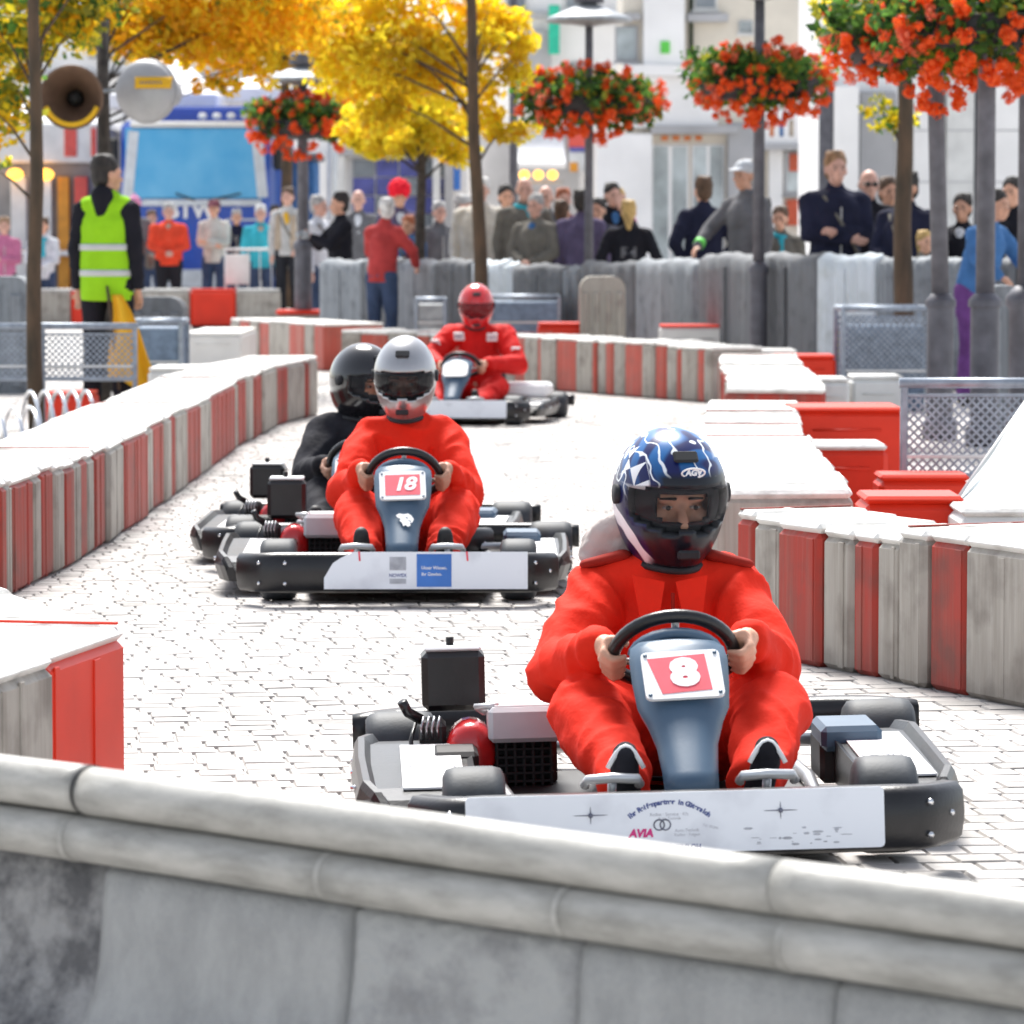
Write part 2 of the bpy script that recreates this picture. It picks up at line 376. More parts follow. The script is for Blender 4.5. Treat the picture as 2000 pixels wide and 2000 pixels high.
# ------------------------------------------------------------------ ground
def ground():
    m = mat('street_base', (0.20, 0.19, 0.185), 0.85, var=0.2, scale=3, bump=0.3, bscale=30)
    t = m.node_tree; b = t.nodes['Principled BSDF']
    br = t.nodes.new('ShaderNodeTexBrick'); br.inputs['Scale'].default_value = 1.0
    br.inputs['Color1'].default_value = (0.47, 0.45, 0.43, 1); br.inputs['Color2'].default_value = (0.40, 0.385, 0.37, 1)
    br.inputs['Mortar'].default_value = (0.40, 0.385, 0.37, 1); br.inputs['Brick Width'].default_value = 0.12
    br.inputs['Row Height'].default_value = 0.108; br.inputs['Mortar Size'].default_value = 0.006
    tc = t.nodes.new('ShaderNodeTexCoord'); t.links.new(tc.outputs['Object'], br.inputs['Vector']); t.links.new(br.outputs[0], b.inputs['Base Color'])
    g = MB(); g.add([(-90, -8, 0), (90, -8, 0), (90, 260, 0), (-90, 260, 0)], [[0, 1, 2, 3]])
    st = g.build('street', [m], loc=(0, 0, -0.007)); tag(st, 'grey stone paved town street laid out as a kart track', 'street', kind='structure')
    pm = bpy.data.materials.new('paving_stone'); pm.use_nodes = True; t = pm.node_tree; b = t.nodes['Principled BSDF']; b.inputs['Roughness'].default_value = 0.75
    b.inputs['Specular IOR Level'].default_value = 0.3
    ge = t.nodes.new('ShaderNodeNewGeometry'); oi = t.nodes.new('ShaderNodeObjectInfo'); ad = t.nodes.new('ShaderNodeMath'); ad.operation = 'ADD'
    t.links.new(ge.outputs['Random Per Island'], ad.inputs[0]); t.links.new(oi.outputs['Random'], ad.inputs[1])
    fr = t.nodes.new('ShaderNodeMath'); fr.operation = 'FRACT'; t.links.new(ad.outputs[0], fr.inputs[0])
    nz = t.nodes.new('ShaderNodeTexNoise'); nz.inputs['Scale'].default_value = 1.1; nz.inputs['Detail'].default_value = 6
    t.links.new(ge.outputs['Position'], nz.inputs['Vector'])
    n2 = t.nodes.new('ShaderNodeTexNoise'); n2.inputs['Scale'].default_value = 35; t.links.new(ge.outputs['Position'], n2.inputs['Vector'])
    s1 = t.nodes.new('ShaderNodeMath'); s1.operation = 'MULTIPLY_ADD'; s1.inputs[1].default_value = 0.6
    t.links.new(fr.outputs[0], s1.inputs[0]); t.links.new(nz.outputs['Fac'], s1.inputs[2])
    s2 = t.nodes.new('ShaderNodeMath'); s2.operation = 'MULTIPLY_ADD'; s2.inputs[1].default_value = 0.35
    t.links.new(n2.outputs['Fac'], s2.inputs[0]); t.links.new(s1.outputs[0], s2.inputs[2])
    rp = t.nodes.new('ShaderNodeValToRGB'); rp.color_ramp.elements[0].position = 0.45; rp.color_ramp.elements[0].color = (0.20, 0.19, 0.18, 1)
    rp.color_ramp.elements[1].position = 1.05; rp.color_ramp.elements[1].color = (0.48, 0.455, 0.435, 1)
    t.links.new(s2.outputs[0], rp.inputs['Fac']); t.links.new(rp.outputs[0], b.inputs['Base Color'])
    rng = np.random.default_rng(3); ang = R(7); ca, sa = math.cos(ang), math.sin(ang)
    V = []; F = []; own = []
    dy = 0.108
    for r in range(-45, 410):
        v0 = r * dy; u = -10 + (r % 2) * 0.055 + rng.uniform(-0.02, 0.02)
        while u < 10:
            wd = rng.uniform(0.085, 0.135)
            cx, cy = u + wd / 2, v0 + dy / 2; x = cx * ca - cy * sa; y = cx * sa + cy * ca
            if 5.6 < y < 40 and abs(x) < 0.145 * y + 0.4:
                h = 0.0 + rng.uniform(-0.0012, 0.0009); gx, gy = 0.0016, 0.0018
                tx, ty = rng.uniform(-0.0009, 0.0009, 2)
                vs = []
                for inset, z in ((0, -0.009), (0.004, h)):
                    for sx, sy in ((-1, -1), (1, -1), (1, 1), (-1, 1)):
                        lx = sx * (wd / 2 - gx - inset); ly = sy * (dy / 2 - gy - inset)
                        vs.append((lx * ca - ly * sa, lx * sa + ly * ca, z + (tx * sx + ty * sy if inset else 0)))
                p = 465 + 10000 / y; px = 1000 + 8000 * x / y
                own.append((y, x, vs, 0 < px < 2000 and p < 1490 + px * 0.135))
            u += wd
    F0 = [[4, 5, 6, 7], [0, 1, 5, 4], [1, 2, 6, 5], [2, 3, 7, 6], [3, 0, 4, 7]]
    own.sort(key=lambda q: q[0]); near = [q for q in own if q[3] and q[0] > 7.6][:300]; ids = set(id(q) for q in near)
    for q in near:
        me = bpy.data.meshes.new('paving_stone'); me.from_pydata(q[2], [], F0); me.materials.append(pm); me.update()
        put('paving_stone', me, st, (q[1], q[0], 0.007))
    for q in own:
        if id(q) in ids: continue
        k = len(V); V.extend((q[1] + a, q[0] + b_, c) for a, b_, c in q[2]); F.extend([[i + k for i in f] for f in F0])
    me = bpy.data.meshes.new('paving_stones'); me.from_pydata(V, [], F); me.materials.append(pm); me.update()
    o = put('paving_stones', me, st, (0, 0, 0.007)); o['kind'] = 'stuff'
ground()

# ------------------------------------------------------------------ striped track barriers
def hit_px(path, px, start=0):
    k = (px - 1000) / FPX / _cp
    for i in range(start, len(path) - 1):
        (x0, y0), (x1, y1) = path[i], path[i + 1]
        den = (x1 - x0) - k * (y1 - y0)
        if abs(den) < 1e-9: continue
        t = (k * y0 - x0) / den
        if -1e-6 <= t <= 1 + 1e-6: return i, (x0 + (x1 - x0) * t, y0 + (y1 - y0) * t)
    return None
def walk(path, step):                    # points along a polyline, step() apart
    out = [path[0]]; d = step()
    for i in range(len(path) - 1):
        a = Vector(path[i]); b_ = Vector(path[i + 1]); L = (b_ - a).length; pos = 0
        while pos + d < L:
            pos += d; p = a + (b_ - a) * (pos / L); out.append((p.x, p.y)); d = step()
        d -= L - pos
    return out
ORD = ['first', 'second', 'third', 'fourth', 'fifth', 'sixth', 'seventh', 'eighth', 'ninth', 'tenth', 'eleventh', 'twelfth', 'thirteenth', 'fourteenth', 'fifteenth', 'sixteenth', 'seventeenth', 'eighteenth', 'nineteenth', 'twentieth']
def barrier_row(pts, reds, side, H, W, per, group, label, red='red_plastic', topover=0.008, grow=0.0):
    n = len(pts) - 1; idx = 0; rnd = random.Random(len(pts) * 13 + int(W * 100))
    for k0 in range(0, n, per):
        k1 = min(k0 + per, n)
        if n - k1 == 1: k1 = n
        if k0 >= k1 or (k0 > 0 and n - k0 == 1): break
        a = Vector(pts[k0]); b_ = Vector(pts[k1]); d = b_ - a; L = d.length; d.normalize(); nrm = Vector((-d.y, d.x)) * side
        rz = math.atan2(d.y, d.x)
        e = thing('track_barrier', label(ORD[min(idx, 19)]), 'barrier', (a.x, a.y, 0), rz, group)
        cum = [0.0]
        for i in range(k0, k1): cum.append(cum[-1] + (Vector(pts[i + 1]) - Vector(pts[i])).length)
        tot = cum[-1]; h0 = H + rnd.uniform(-0.010, 0.010); h = h0
        for i in range(k0, k1):
            x0 = cum[i - k0] / tot * L + 0.003; x1 = cum[i - k0 + 1] / tot * L - 0.003
            m = MB(); w_ = W - rnd.uniform(0, 0.01); l = x1 - x0; off = rnd.uniform(-0.012, 0.012); h = h0 + rnd.uniform(-0.007, 0.007); yw = rnd.uniform(-0.03, 0.03)
            m.box((0, 0, h / 2), (l, w_, h), b=min(0.016, l * 0.25))
            xq = -l / 2 + rnd.uniform(0.03, 0.09)
            while xq < l / 2 - 0.04:           # shallow upright folds in the moulding
                fw = rnd.uniform(0.015, 0.05); m.box((xq, -side * w_ / 2, h * 0.5), (fw, rnd.uniform(0.004, 0.008), h * rnd.uniform(0.9, 0.97)), b=0.0018); xq += fw + rnd.uniform(0.08, 0.3)
            m.build('panel', red if reds[i] else 'white_plastic', e, ((x0 + x1) / 2, side * (W / 2 + off), 0), (0, 0, yw))
            m = MB(); m.box((0, 0, 0.012), (l + 0.002, w_ - 0.004, 0.030), b=min(0.014, l * 0.2))
            if rnd.random() < .6: m.box((rnd.uniform(-.2, .2) * l, rnd.uniform(-.1, .1) * W, 0.027), (min(0.05, l * .4), W * rnd.uniform(.3, .6), 0.006), b=0.002)
            if rnd.random() < .4: m.box((0, rnd.uniform(-.3, .3) * W, 0.027), (l * .7, 0.02, 0.006), b=0.002)
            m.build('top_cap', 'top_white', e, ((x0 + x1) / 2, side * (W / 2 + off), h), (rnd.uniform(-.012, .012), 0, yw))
        if rnd.random() < 0.45:
            MB().box((0, 0, 0), (0.014, W * 0.9, 0.006), b=0.002).build('seam_strip', red, e, (L - 0.012 - 0.01, side * W / 2, h0 + 0.036))
        idx += 1
        if k1 == n: break

def row_from_px(path, bounds):
    out = []; st = 0
    for px in bounds:
        r = hit_px(path, px, st)
        if r is None: continue
        st = r[0]; out.append(r[1])
    return out
# left of the track
A = [(-1.85, 12.6), (-1.76, 14.3), (-1.66, 15.9), (-1.63, 18.9), (-1.66, 22.7), (-1.60, 26.1), (-1.52, 28.4), (-1.36, 29.1)]
bA = [-60, -30, 0, 10, 20, 65, 82, 106, 126, 147, 164, 178, 191, 212, 246, 287, 307, 325, 335, 345, 362, 386, 403, 458, 471, 485, 495, 512, 543, 557, 581, 591, 621]
pA = row_from_px(A, bA); rA = [(i % 2) == 0 for i in range(len(pA))]
barrier_row(pA, rA, 1, 0.385, 0.5, 4, 'red and white barriers left of the track',
            lambda o: f'{o} striped barrier from the near end of the row left of the karts')
# right of the track: the near bend, then away
C = [(1.75, 10.0), (1.36, 10.85), (0.66, 12.4), (0.62, 13.2)]
bC = [2150, 2060, 1884, 1809, 1754, 1703, 1657, 1599, 1519, 1463, 1428]
pC = row_from_px(C, bC); rC = [False, False, True, False, False, True, False, True, False, True]
barrier_row(pC, rC, -1, 0.40, 0.42, 4, 'red and white barriers beside the number 8 kart',
            lambda o: f'{o} scuffed barrier counted leftwards behind the blue helmet driver')
pC2 = walk([(0.66, 13.35), (0.74, 16), (0.85, 18.7), (0.97, 20.6)], lambda: random.uniform(0.22, 0.45))
rC2 = [i % 2 == 1 for i in range(len(pC2))]
barrier_row(pC2, rC2, -1, 0.40, 0.46, 4, 'white topped barriers running back past the blue helmet',
            lambda o: f'{o} white topped barrier in the row running back from the blue helmet')
pC3 = walk([(1.16, 22.3), (1.3, 24.5), (1.36, 27), (1.48, 29.3)], lambda: random.uniform(0.3, 0.5))
barrier_row(pC3, [i % 2 == 0 for i in range(len(pC3))], -1, 0.40, 0.55, 4, 'barriers leading back to the far bend',
            lambda o: f'{o} white topped barrier leading back to the striped far bend')
# the far bend behind the red helmet driver
D = [(1.53, 31.0), (0.17, 34.0), (-0.12, 34.9)]
bD = [1388, 1371, 1357, 1325, 1317, 1297, 1277, 1254, 1217, 1194, 1180, 1163, 1157, 1123, 1083, 1055, 1046, 1021, 1000, 985]
pD = row_from_px(D, bD); rD = [(i % 2) == 1 for i in range(len(pD))]
barrier_row(pD, rD, -1, 0.41, 0.45, 5, 'striped barriers round the far bend',
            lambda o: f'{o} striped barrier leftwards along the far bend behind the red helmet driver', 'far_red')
E2 = [(-0.2, 35.0), (-0.6, 35.3), (-1.55, 36.2)]
bE2 = [950, 905, 870, 835, 811, 757, 703, 664]
pE2 = row_from_px(E2, bE2)
barrier_row(pE2, [False, True, False, True, False, True, False, False], -1, 0.41, 0.6, 4, 'striped barriers left of the red helmet driver',
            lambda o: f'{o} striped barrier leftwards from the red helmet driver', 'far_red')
E1 = [(-1.62, 38.2), (-2.2, 39.8), (-2.9, 42.2)]
bE1 = [662, 632, 612, 593, 559, 524, 507, 488, 470, 452]
pE1 = row_from_px(E1, bE1)
barrier_row(pE1, [True, False, True, False, True, False, True, False, True], -1, 0.41, 0.6, 4, 'striped barriers at the entry of the far bend',
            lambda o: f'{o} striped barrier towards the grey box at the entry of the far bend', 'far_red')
# near corner by the pipe railed barrier
barrier_row([(-1.30, 6.1), (-0.985, 7.72), (-0.888, 8.12), (-0.815, 8.68)], [False, False, True], 1, 0.40, 0.36, 3, 'barrier corner beside the pipe rails',
            lambda o: 'pale barrier ending in a bright red block just behind the grey pipes', 'clean_red')
barrier_row(walk([(-0.90, 8.92), (-1.5, 10.6)], lambda: 0.4), [False, True, False, True, False], 1, 0.39, 0.34, 4, 'barrier corner beside the pipe rails',
            lambda o: 'white topped barrier angled away behind the bright red barrier end')
# far edge in front of the blue truck
xs = [-60, 40, 140, 190, 372, 462, 548, 640]
for i in range(len(xs) - 1):
    x0, x1 = XW(xs[i], 57), XW(xs[i + 1], 57)
    if i in (6,): continue
    e = thing('track_barrier', ['white plastic barrier behind the brown tree trunk, far left', 'white barrier beside the marshal in green', 'red barrier at the knees of the marshal in green',
                                'long pale barrier behind the grey round block', 'bright red barrier below the red sweater spectator', 'white barrier below the turquoise sweater spectator', ''][i], 'barrier', ((x0 + x1) / 2, 57, 0), 0, 'barriers in front of the blue truck')
    m = MB(); m.box((0, 0, 0.27), (x1 - x0 - 0.01, 0.4, 0.50), b=0.03)
    m.build('panel', 'clean_red' if i in (2, 4) else 'white_plastic', e)
    MB().box((0, 0, 0.01), (x1 - x0 - 0.05, 0.46, 0.05), b=0.015).build('foot', 'black_matte', e)
    MB().box((0, 0, 0.535), (x1 - x0 - 0.03, 0.34, 0.03), b=0.01).build('top_board', 'clean_red' if i in (4,) else 'top_white', e)
e = thing('track_barrier', 'pale barrier with a red lid beside the grey fence end', 'barrier', (XW(588, 46), 46, 0), 0)
MB().box((0, 0, 0.2), (0.55, 0.4, 0.40), b=0.03).build('panel', 'white_plastic', e)
MB().box((0, 0, 0.425), (0.56, 0.42, 0.05), b=0.02).build('lid', 'clean_red', e)

# spare blocks stacked behind the right-hand row
def spare(px0, px1, ptop, Y, col, label, dep=0.45, lid=True, h=None, name='spare_block'):
    x0, x1 = XW(px0, Y), XW(px1, Y); zt = ZW(ptop, Y)
    e = thing(name, label, 'barrier', ((x0 + x1) / 2, Y + dep / 2, 0), 0, 'spare barrier blocks')
    m = MB(); m.box((0, 0, zt / 2), (x1 - x0, dep, zt), b=0.02); m.build('body', col, e)
    if lid: MB().box((0, 0, zt + 0.0125), (x1 - x0 - 0.01, dep - 0.01, 0.024), b=0.01).build('lid', 'top_white' if lid is True else lid, e)
    MB().tube([(-(x1 - x0) * .3, -dep / 2 - 0.004, zt * 0.8), ((x1 - x0) * .3, -dep / 2 - 0.004, zt * 0.8)], 0.006, 6).build('moulded_rib', col, e)
spare(1556, 1738, 880, 16.9, 'clean_red', 'red spare block with a white lid in front of the larger red block')
spare(1545, 1768, 806, 19.6, 'clean_red', 'larger red spare block beside the mesh railing', lid='clean_red', dep=0.6)
spare(1590, 1662, 747, 24.0, 'clean_white', 'pale spare block behind the red blocks, beside its twin', lid=True)
spare(1666, 1768, 742, 24.2, 'clean_white', 'pale spare block behind the red blocks, next to the mesh railing', lid=True)
spare(1516, 1634, 700, 29.6, 'clean_red', 'low red spare block in front of the mesh planter', lid='clean_red')
spare(1530, 1640, 676, 34.5, 'clean_red', 'far red spare block with white lid beside the mesh planter', lid=True)
spare(1050, 1168, 636, 36.3, 'clean_red', 'thin red lidded block on the far bend before the round beige block', lid='clean_red')
spare(1290, 1420, 640, 35.4, 'clean_white', 'pale lidded block at the outside of the far bend', lid='clean_red')
spare(1440, 1560, 690, 31.5, 'clean_white', 'white topped block beside the low red block', lid=True, dep=0.7)
spare(1690, 1890, 985, 12.75, 'clean_red', 'red block lying under the white tarpaulin edge', lid='clean_red', dep=0.35)
spare(1880, 2060, 1010, 12.4, 'clean_white', 'pale block behind the barrier bend below the white tarpaulin', lid=True, dep=0.4)
spare(1720, 1900, 940, 16.0, 'clean_red', 'red block beneath the diagonal mesh railing', lid='clean_red', dep=0.3)
spare(287, 420, 725, 27.2, 'clean_white', 'white lidded block behind the yellow flag', lid=True, dep=0.7)
spare(80, 180, 772, 27.8, 'clean_red', 'dark red block beneath the left mesh railing', lid='clean_red', dep=0.4)
spare(360, 470, 655, 36.5, 'clean_white', 'flat white block before the bright red barrier', lid=True, dep=2.2)

# ------------------------------------------------------------------ grey barrier with pipe rails nearest the camera
LP, RP_ = Vector((-0.739, 5.91)), Vector((0.586, 4.69))
def gpt(px):
    r = hit_px([tuple(LP + (LP - RP_) * 0.6), tuple(RP_ + (RP_ - LP) * 0.6)], px); return Vector(r[1])
gd = (RP_ - LP).normalized(); gn = Vector((gd.y, -gd.x))
if gn.dot(Vector((0, -1))) < 0: gn = -gn
gb = thing('pipe_railed_barrier', 'long scuffed grey barrier with two pipe rails nearest the camera', 'barrier', (LP.x, LP.y, 0), math.atan2(gd.y, gd.x))
def gu(px): return (gpt(px) - LP).dot(gd)          # distance along the barrier
UE = [gu(-160), gu(172), gu(1535), gu(2300)]
for i in range(3):
    m = MB(); n = 14; rr = 0.0345
    pth = [(UE[i] + 0.002 + (UE[i + 1] - UE[i] - 0.004) * k / n, 0.0, 0.465 + 0.0012 * math.sin(4 * (UE[i] + (UE[i + 1] - UE[i]) * k / n)) + (0.002 if i == 0 else 0)) for k in range(n + 1)]
    m.tube(pth, rr + 0.0004 * (i == 1), 24); m.build('upper_pipe', 'pipe_grey', gb)
LE = [gu(-160), gu(152), gu(655), gu(1122), gu(1560), gu(2300)]
for i in range(5):
    m = MB(); n = 8
    pth = [(LE[i] + 0.001 + (LE[i + 1] - LE[i] - 0.002) * k / n, -0.006, 0.397 + 0.001 * math.sin(5 * (LE[i] + (LE[i + 1] - LE[i]) * k / n))) for k in range(n + 1)]
    m.tube(pth, 0.0335 - 0.0004 * (i % 2), 22); m.build('lower_pipe', 'pipe_grey', gb)
    if i:
        MB().tube([(LE[i] - 0.005, -0.006, 0.397), (LE[i] + 0.005, -0.006, 0.397)], 0.0341, 22).build('pipe_joint', 'pipe_grey', gb)
MB().tube([(UE[1] - 0.003, 0, 0.467), (UE[1] + 0.003, 0, 0.467)], 0.0365, 24).build('pipe_joint', 'black_matte', gb)
PB0, PB1 = gu(-150), gu(2280)
PB = [gu(-200), gu(198), gu(686), gu(1138), gu(1640), gu(2350)]
prof = [(0.010, 0.361), (-0.004, 0.35), (-0.010, 0.31), (-0.012, 0.26), (-0.016, 0.22), (-0.028, 0.18), (-0.055, 0.13), (-0.10, 0.08), (-0.16, 0.03), (-0.18, 0.0)]
for i in range(5):
    rec = 0.035 if i == 0 else (0.006 if i == 2 else 0.0)
    u0, u1 = PB[i] + 0.0025, PB[i + 1] - 0.0025; rings = []; n = 24
    for k in range(n + 1):
        u = u0 + (u1 - u0) * k / n; e_ = 0.004 if k in (0, n) else 0.0
        ring = [(u, y + rec * (1 if z > 0.1 else 0.5) + e_ + 0.004 * noise.noise(Vector((u * 9 + i * 5, z * 11, 1))), z) for y, z in prof] + [(u, 0.09, 0.0), (u, 0.07, 0.361)]
        rings.append(ring)
    m = MB(); m.loft(rings); m.build('panel', 'scuff_grey' if i == 0 else 'wall_scuffed' if i == 2 else 'wall_grey', gb)
MB().box(((PB0 + PB1) / 2, 0.052, 0.40), (PB1 - PB0, 0.02, 0.11), b=0.004).build('gap_shade_strip', 'black_matte', gb)  # black strip added so the gap between the pipes reads as shade
for px in (-60, 440, 900, 1380, 1900):
    MB().box((gu(px), 0.08, 0.42), (0.05, 0.03, 0.12), b=0.005).build('bracket', 'tin_grey', gb)

# ------------------------------------------------------------------ mesh railings, planters and racks
def mesh_sheet(wd, h, pitch, t=0.006, depth=0.004):
    m = MB()
    for s_ in (1, -1):
        k = -h
        while k < wd:
            a0 = max(k, 0); b0 = min(k + h, wd)
            if b0 - a0 > 0.004:
                z0, z1 = (a0 - k, b0 - k) if s_ == 1 else (h - (a0 - k), h - (b0 - k))
                y = 0.001 * s_; p = Vector((a0, y, z0)); q = Vector((b0, y, z1)); d = (q - p).normalized(); nn = Vector((-d.z, 0, d.x)) * t / 2
                m.add([p + nn, p - nn, q - nn, q + nn, p + nn + Vector((0, depth * s_, 0)), p - nn + Vector((0, depth * s_, 0)), q - nn + Vector((0, depth * s_, 0)), q + nn + Vector((0, depth * s_, 0))],
                      [[0, 1, 2, 3], [7, 6, 5, 4], [0, 4, 5, 1], [1, 5, 6, 2], [2, 6, 7, 3], [3, 7, 4, 0]])
            k += pitch
    return m
def mesh_railing(px0, px1, ptop, pbot, Y, label, pitch=0.04, posts=(0, 1), leg=True, cat='railing', name='mesh_railing', rz=0.0, twin=0.0):
    x0, x1 = XW(px0, Y), XW(px1, Y); zt, zb = ZW(ptop, Y), ZW(pbot, Y); wd = x1 - x0
    e = thing(name, label, cat, (x0, Y, 0), rz)
    MB().tube([(-0.02, 0, zt), (wd + 0.02, 0, zt)], 0.022, 10).build('top_rail', 'galvanised', e)
    MB().box((wd / 2, 0, zb), (wd, 0.03, 0.028), b=0.006).build('bottom_rail', 'galvanised', e)
    MB().box((wd / 2, 0, zt - 0.05), (wd, 0.02, 0.014), b=0.003).build('frame_bar', 'galvanised', e)
    MB().box((wd / 2, 0, zb + 0.08), (wd, 0.02, 0.016), b=0.003).build('frame_bar', 'alu', e)
    for f in posts:
        MB().box((wd * f, 0.004, zt / 2), (0.03, 0.032, zt), b=0.005).build('post', 'galvanised', e)
    mesh_sheet(wd, zt - 0.06 - zb, pitch, 0.009).build('wire_mesh', 'galvanised', e, (0, 0.002, zb))
    return e
mesh_railing(1768, 2120, 748, 930, 16.5, 'galvanised diagonal mesh railing beside the red spare blocks', 0.036, (0, 1))
mesh_railing(-60, 262, 637, 740, 26.0, 'long mesh railing in front of the marshal in green', 0.04, (0, 0.44, 1.0))
def planter(px0, px1, ptop, pbot, Y, label, mesh=True, dep=0.7, matn='planter_blue'):
    x0, x1 = XW(px0, Y), XW(px1, Y); zt = ZW(ptop, Y); zb = max(ZW(pbot, Y), 0.0); wd = x1 - x0
    e = thing('planter_box', label, 'planter', (x0, Y, 0), 0)
    if mesh:
        for yy in (0, dep):
            mesh_sheet(wd, zt - zb - 0.06, 0.045, 0.012).build('wire_mesh', 'galvanised', e, (0, yy, zb))
        MB().box((wd / 2, dep / 2, zt * 0.42), (wd * 0.93, dep * 0.9, zt * 0.84), b=0.02).build('soil_tub', 'planter_blue', e)
    else:
        MB().box((wd / 2, dep / 2, zt / 2 - 0.02), (wd - 0.02, dep - 0.02, zt - 0.05), b=0.012).build('box_body', matn, e)
    for (a, b_) in (((0, 0), (wd, 0)), ((0, dep), (wd, dep)), ((0, 0), (0, dep)), ((wd, 0), (wd, dep))):
        MB().cyl((a[0], a[1], zt), (b_[0], b_[1], zt), 0.02, 8).build('rim_rail', 'galvanised', e)
    for a in ((0, 0), (wd, 0), (0, dep), (wd, dep)):
        MB().box((a[0], a[1], zt / 2), (0.035, 0.035, zt), b=0.004).build('post', 'galvanised', e)
    MB().box((wd / 2, 0, zb + 0.05), (wd, 0.02, 0.02), b=0.004).build('frame_bar', 'alu', e)
    return e
planter(1648, 1815, 603, 738, 29.6, 'mesh planter box round the tree trunk under the red flowers')
planter(958, 1092, 580, 640, 38.5, 'blue grey planter box behind the red helmet driver', mesh=False, dep=0.6)
planter(812, 868, 585, 640, 39.2, 'small blue grey planter box behind the red driver, by the thin pole', mesh=False, dep=0.5, matn='tin_grey')
planter(258, 352, 628, 720, 30.5, 'blue grey planter box behind the yellow flag', mesh=False, dep=0.6)

# round topped grey blocks
def round_block(px0, px1, ptop, Y, label, matn, dep=0.5, ribs=0):
    x0, x1 = XW(px0, Y), XW(px1, Y); zt = ZW(ptop, Y); wd = x1 - x0; e = thing('round_block', label, 'barrier', ((x0 + x1) / 2, Y, 0), 0, 'round topped grey blocks')
    out = []; n = 12; r = min(wd * 0.28, zt * 0.3)
    for k in range(n // 2 + 1):
        a = PI / 2 * k / (n // 2); out.append((wd / 2 - r + r * math.cos(a), zt - r + r * math.sin(a)))
    for k in range(n // 2 + 1):
        a = PI / 2 + PI / 2 * k / (n // 2); out.append((-wd / 2 + r + r * math.cos(a), zt - r + r * math.sin(a)))
    out += [(-wd / 2, 0), (wd / 2, 0)]
    T = Matrix.Rotation(PI / 2, 4, 'X'); m = MB(); m.prism(out, -dep, 0, T=T); m.build('body', matn, e)
    for k in range(ribs):
        x = -wd / 2 + wd * (k + 0.5) / ribs
        MB().box((x, -0.008, zt * 0.45), (wd / ribs * 0.55, 0.03, zt * 0.8), b=0.012).build('rib', matn, e)
round_block(250, 357, 580, 33.0, 'grey round topped block behind the marshal holding the flag', 'fence_dark', 0.5, 3)
round_block(1133, 1222, 540, 36.2, 'beige ribbed round topped block in front of the grey fence', 'barrel_beige', 0.5, 4)
round_block(-30, 50, 540, 33.0, 'grey round topped block at the left behind the brown trunk', 'fence_grey', 0.5, 2)
round_block(1935, 1995, 558, 27.0, 'grey block between the two thick lamp pedestals', 'fence_grey', 0.4, 2)

# bicycle racks: bent tube loops
def rack(px, py, Y, label, n, dx, rr):
    p = P(px, py, Y); e = thing('bicycle_rack', label, 'bicycle rack', (p.x, Y, 0), 0.35)
    for k in range(n):
        pts = [(k * dx, -0.28, 0.02)] + [(k * dx, -0.22 + 0.44 * i / 10, 0.03 + rr * math.sin(PI * (i + 1) / 13) ** 0.6) for i in range(11)] + [(k * dx, 0.32, 0.02)]
        MB().tube(pts, 0.012, 8).build('wheel_loop', 'chrome', e)
    MB().cyl((-0.05, -0.28, 0.02), (n * dx, -0.28, 0.02), 0.014, 8).build('base_bar', 'steel', e)
    MB().cyl((-0.05, 0.32, 0.02), (n * dx, 0.32, 0.02), 0.014, 8).build('base_bar', 'steel', e)
rack(62, 820, 24.6, 'bent chrome tube bicycle rack behind the brown trunk', 5, 0.085, 0.30)
rack(-40, 850, 23.2, 'bent tube bicycle rack left of the brown trunk', 4, 0.10, 0.26)

# white tarpaulin on the right
def tarp():
    a = P(1864, 984, 13.0); b_ = P(2070, 690, 14.0); c = P(2120, 1000, 12.9)
    e = thing('white_tarpaulin', 'white tarpaulin pulled up in a slope over the barrier bend', 'tarpaulin', (a.x, a.y, 0), 0)
    n = 22; V = []; F = []
    for i in range(n + 1):
        for j in range(n + 1):
            u = i / n; v = j / n; p = a + (b_ - a) * u + (c - b_) * u * v
            d = 0.03 * math.sin(v * 7 + u * 2) * u + 0.02 * noise.noise(Vector((u * 4, v * 5, 0)))
            p = p + Vector((0, -d, -0.02 * math.sin(v * PI) * u)); V.append((p.x - a.x, p.y - a.y, p.z))
    for i in range(n):
        for j in range(n):
            k = i * (n + 1) + j; F.append([k, k + 1, k + n + 2, k + n + 1])
    m = MB(); m.add(V, F, sm=True); o = m.build('sheet', mat('tarp_white', (0.72, 0.76, 0.75), 0.55, var=0.08, scale=3, bump=0.1), e, recalc=False)
    md = o.modifiers.new('thick', 'SOLIDIFY'); md.thickness = 0.006
    MB().tube([(0, 0, a.z), (b_.x - a.x, b_.y - a.y, b_.z)], 0.007, 8).build('hem_rope', 'clean_white', e)
    MB().cyl((b_.x - a.x, b_.y - a.y, 0), (b_.x - a.x, b_.y - a.y, b_.z + .02), 0.015, 8).build('support_pole', 'steel', e)
tarp()

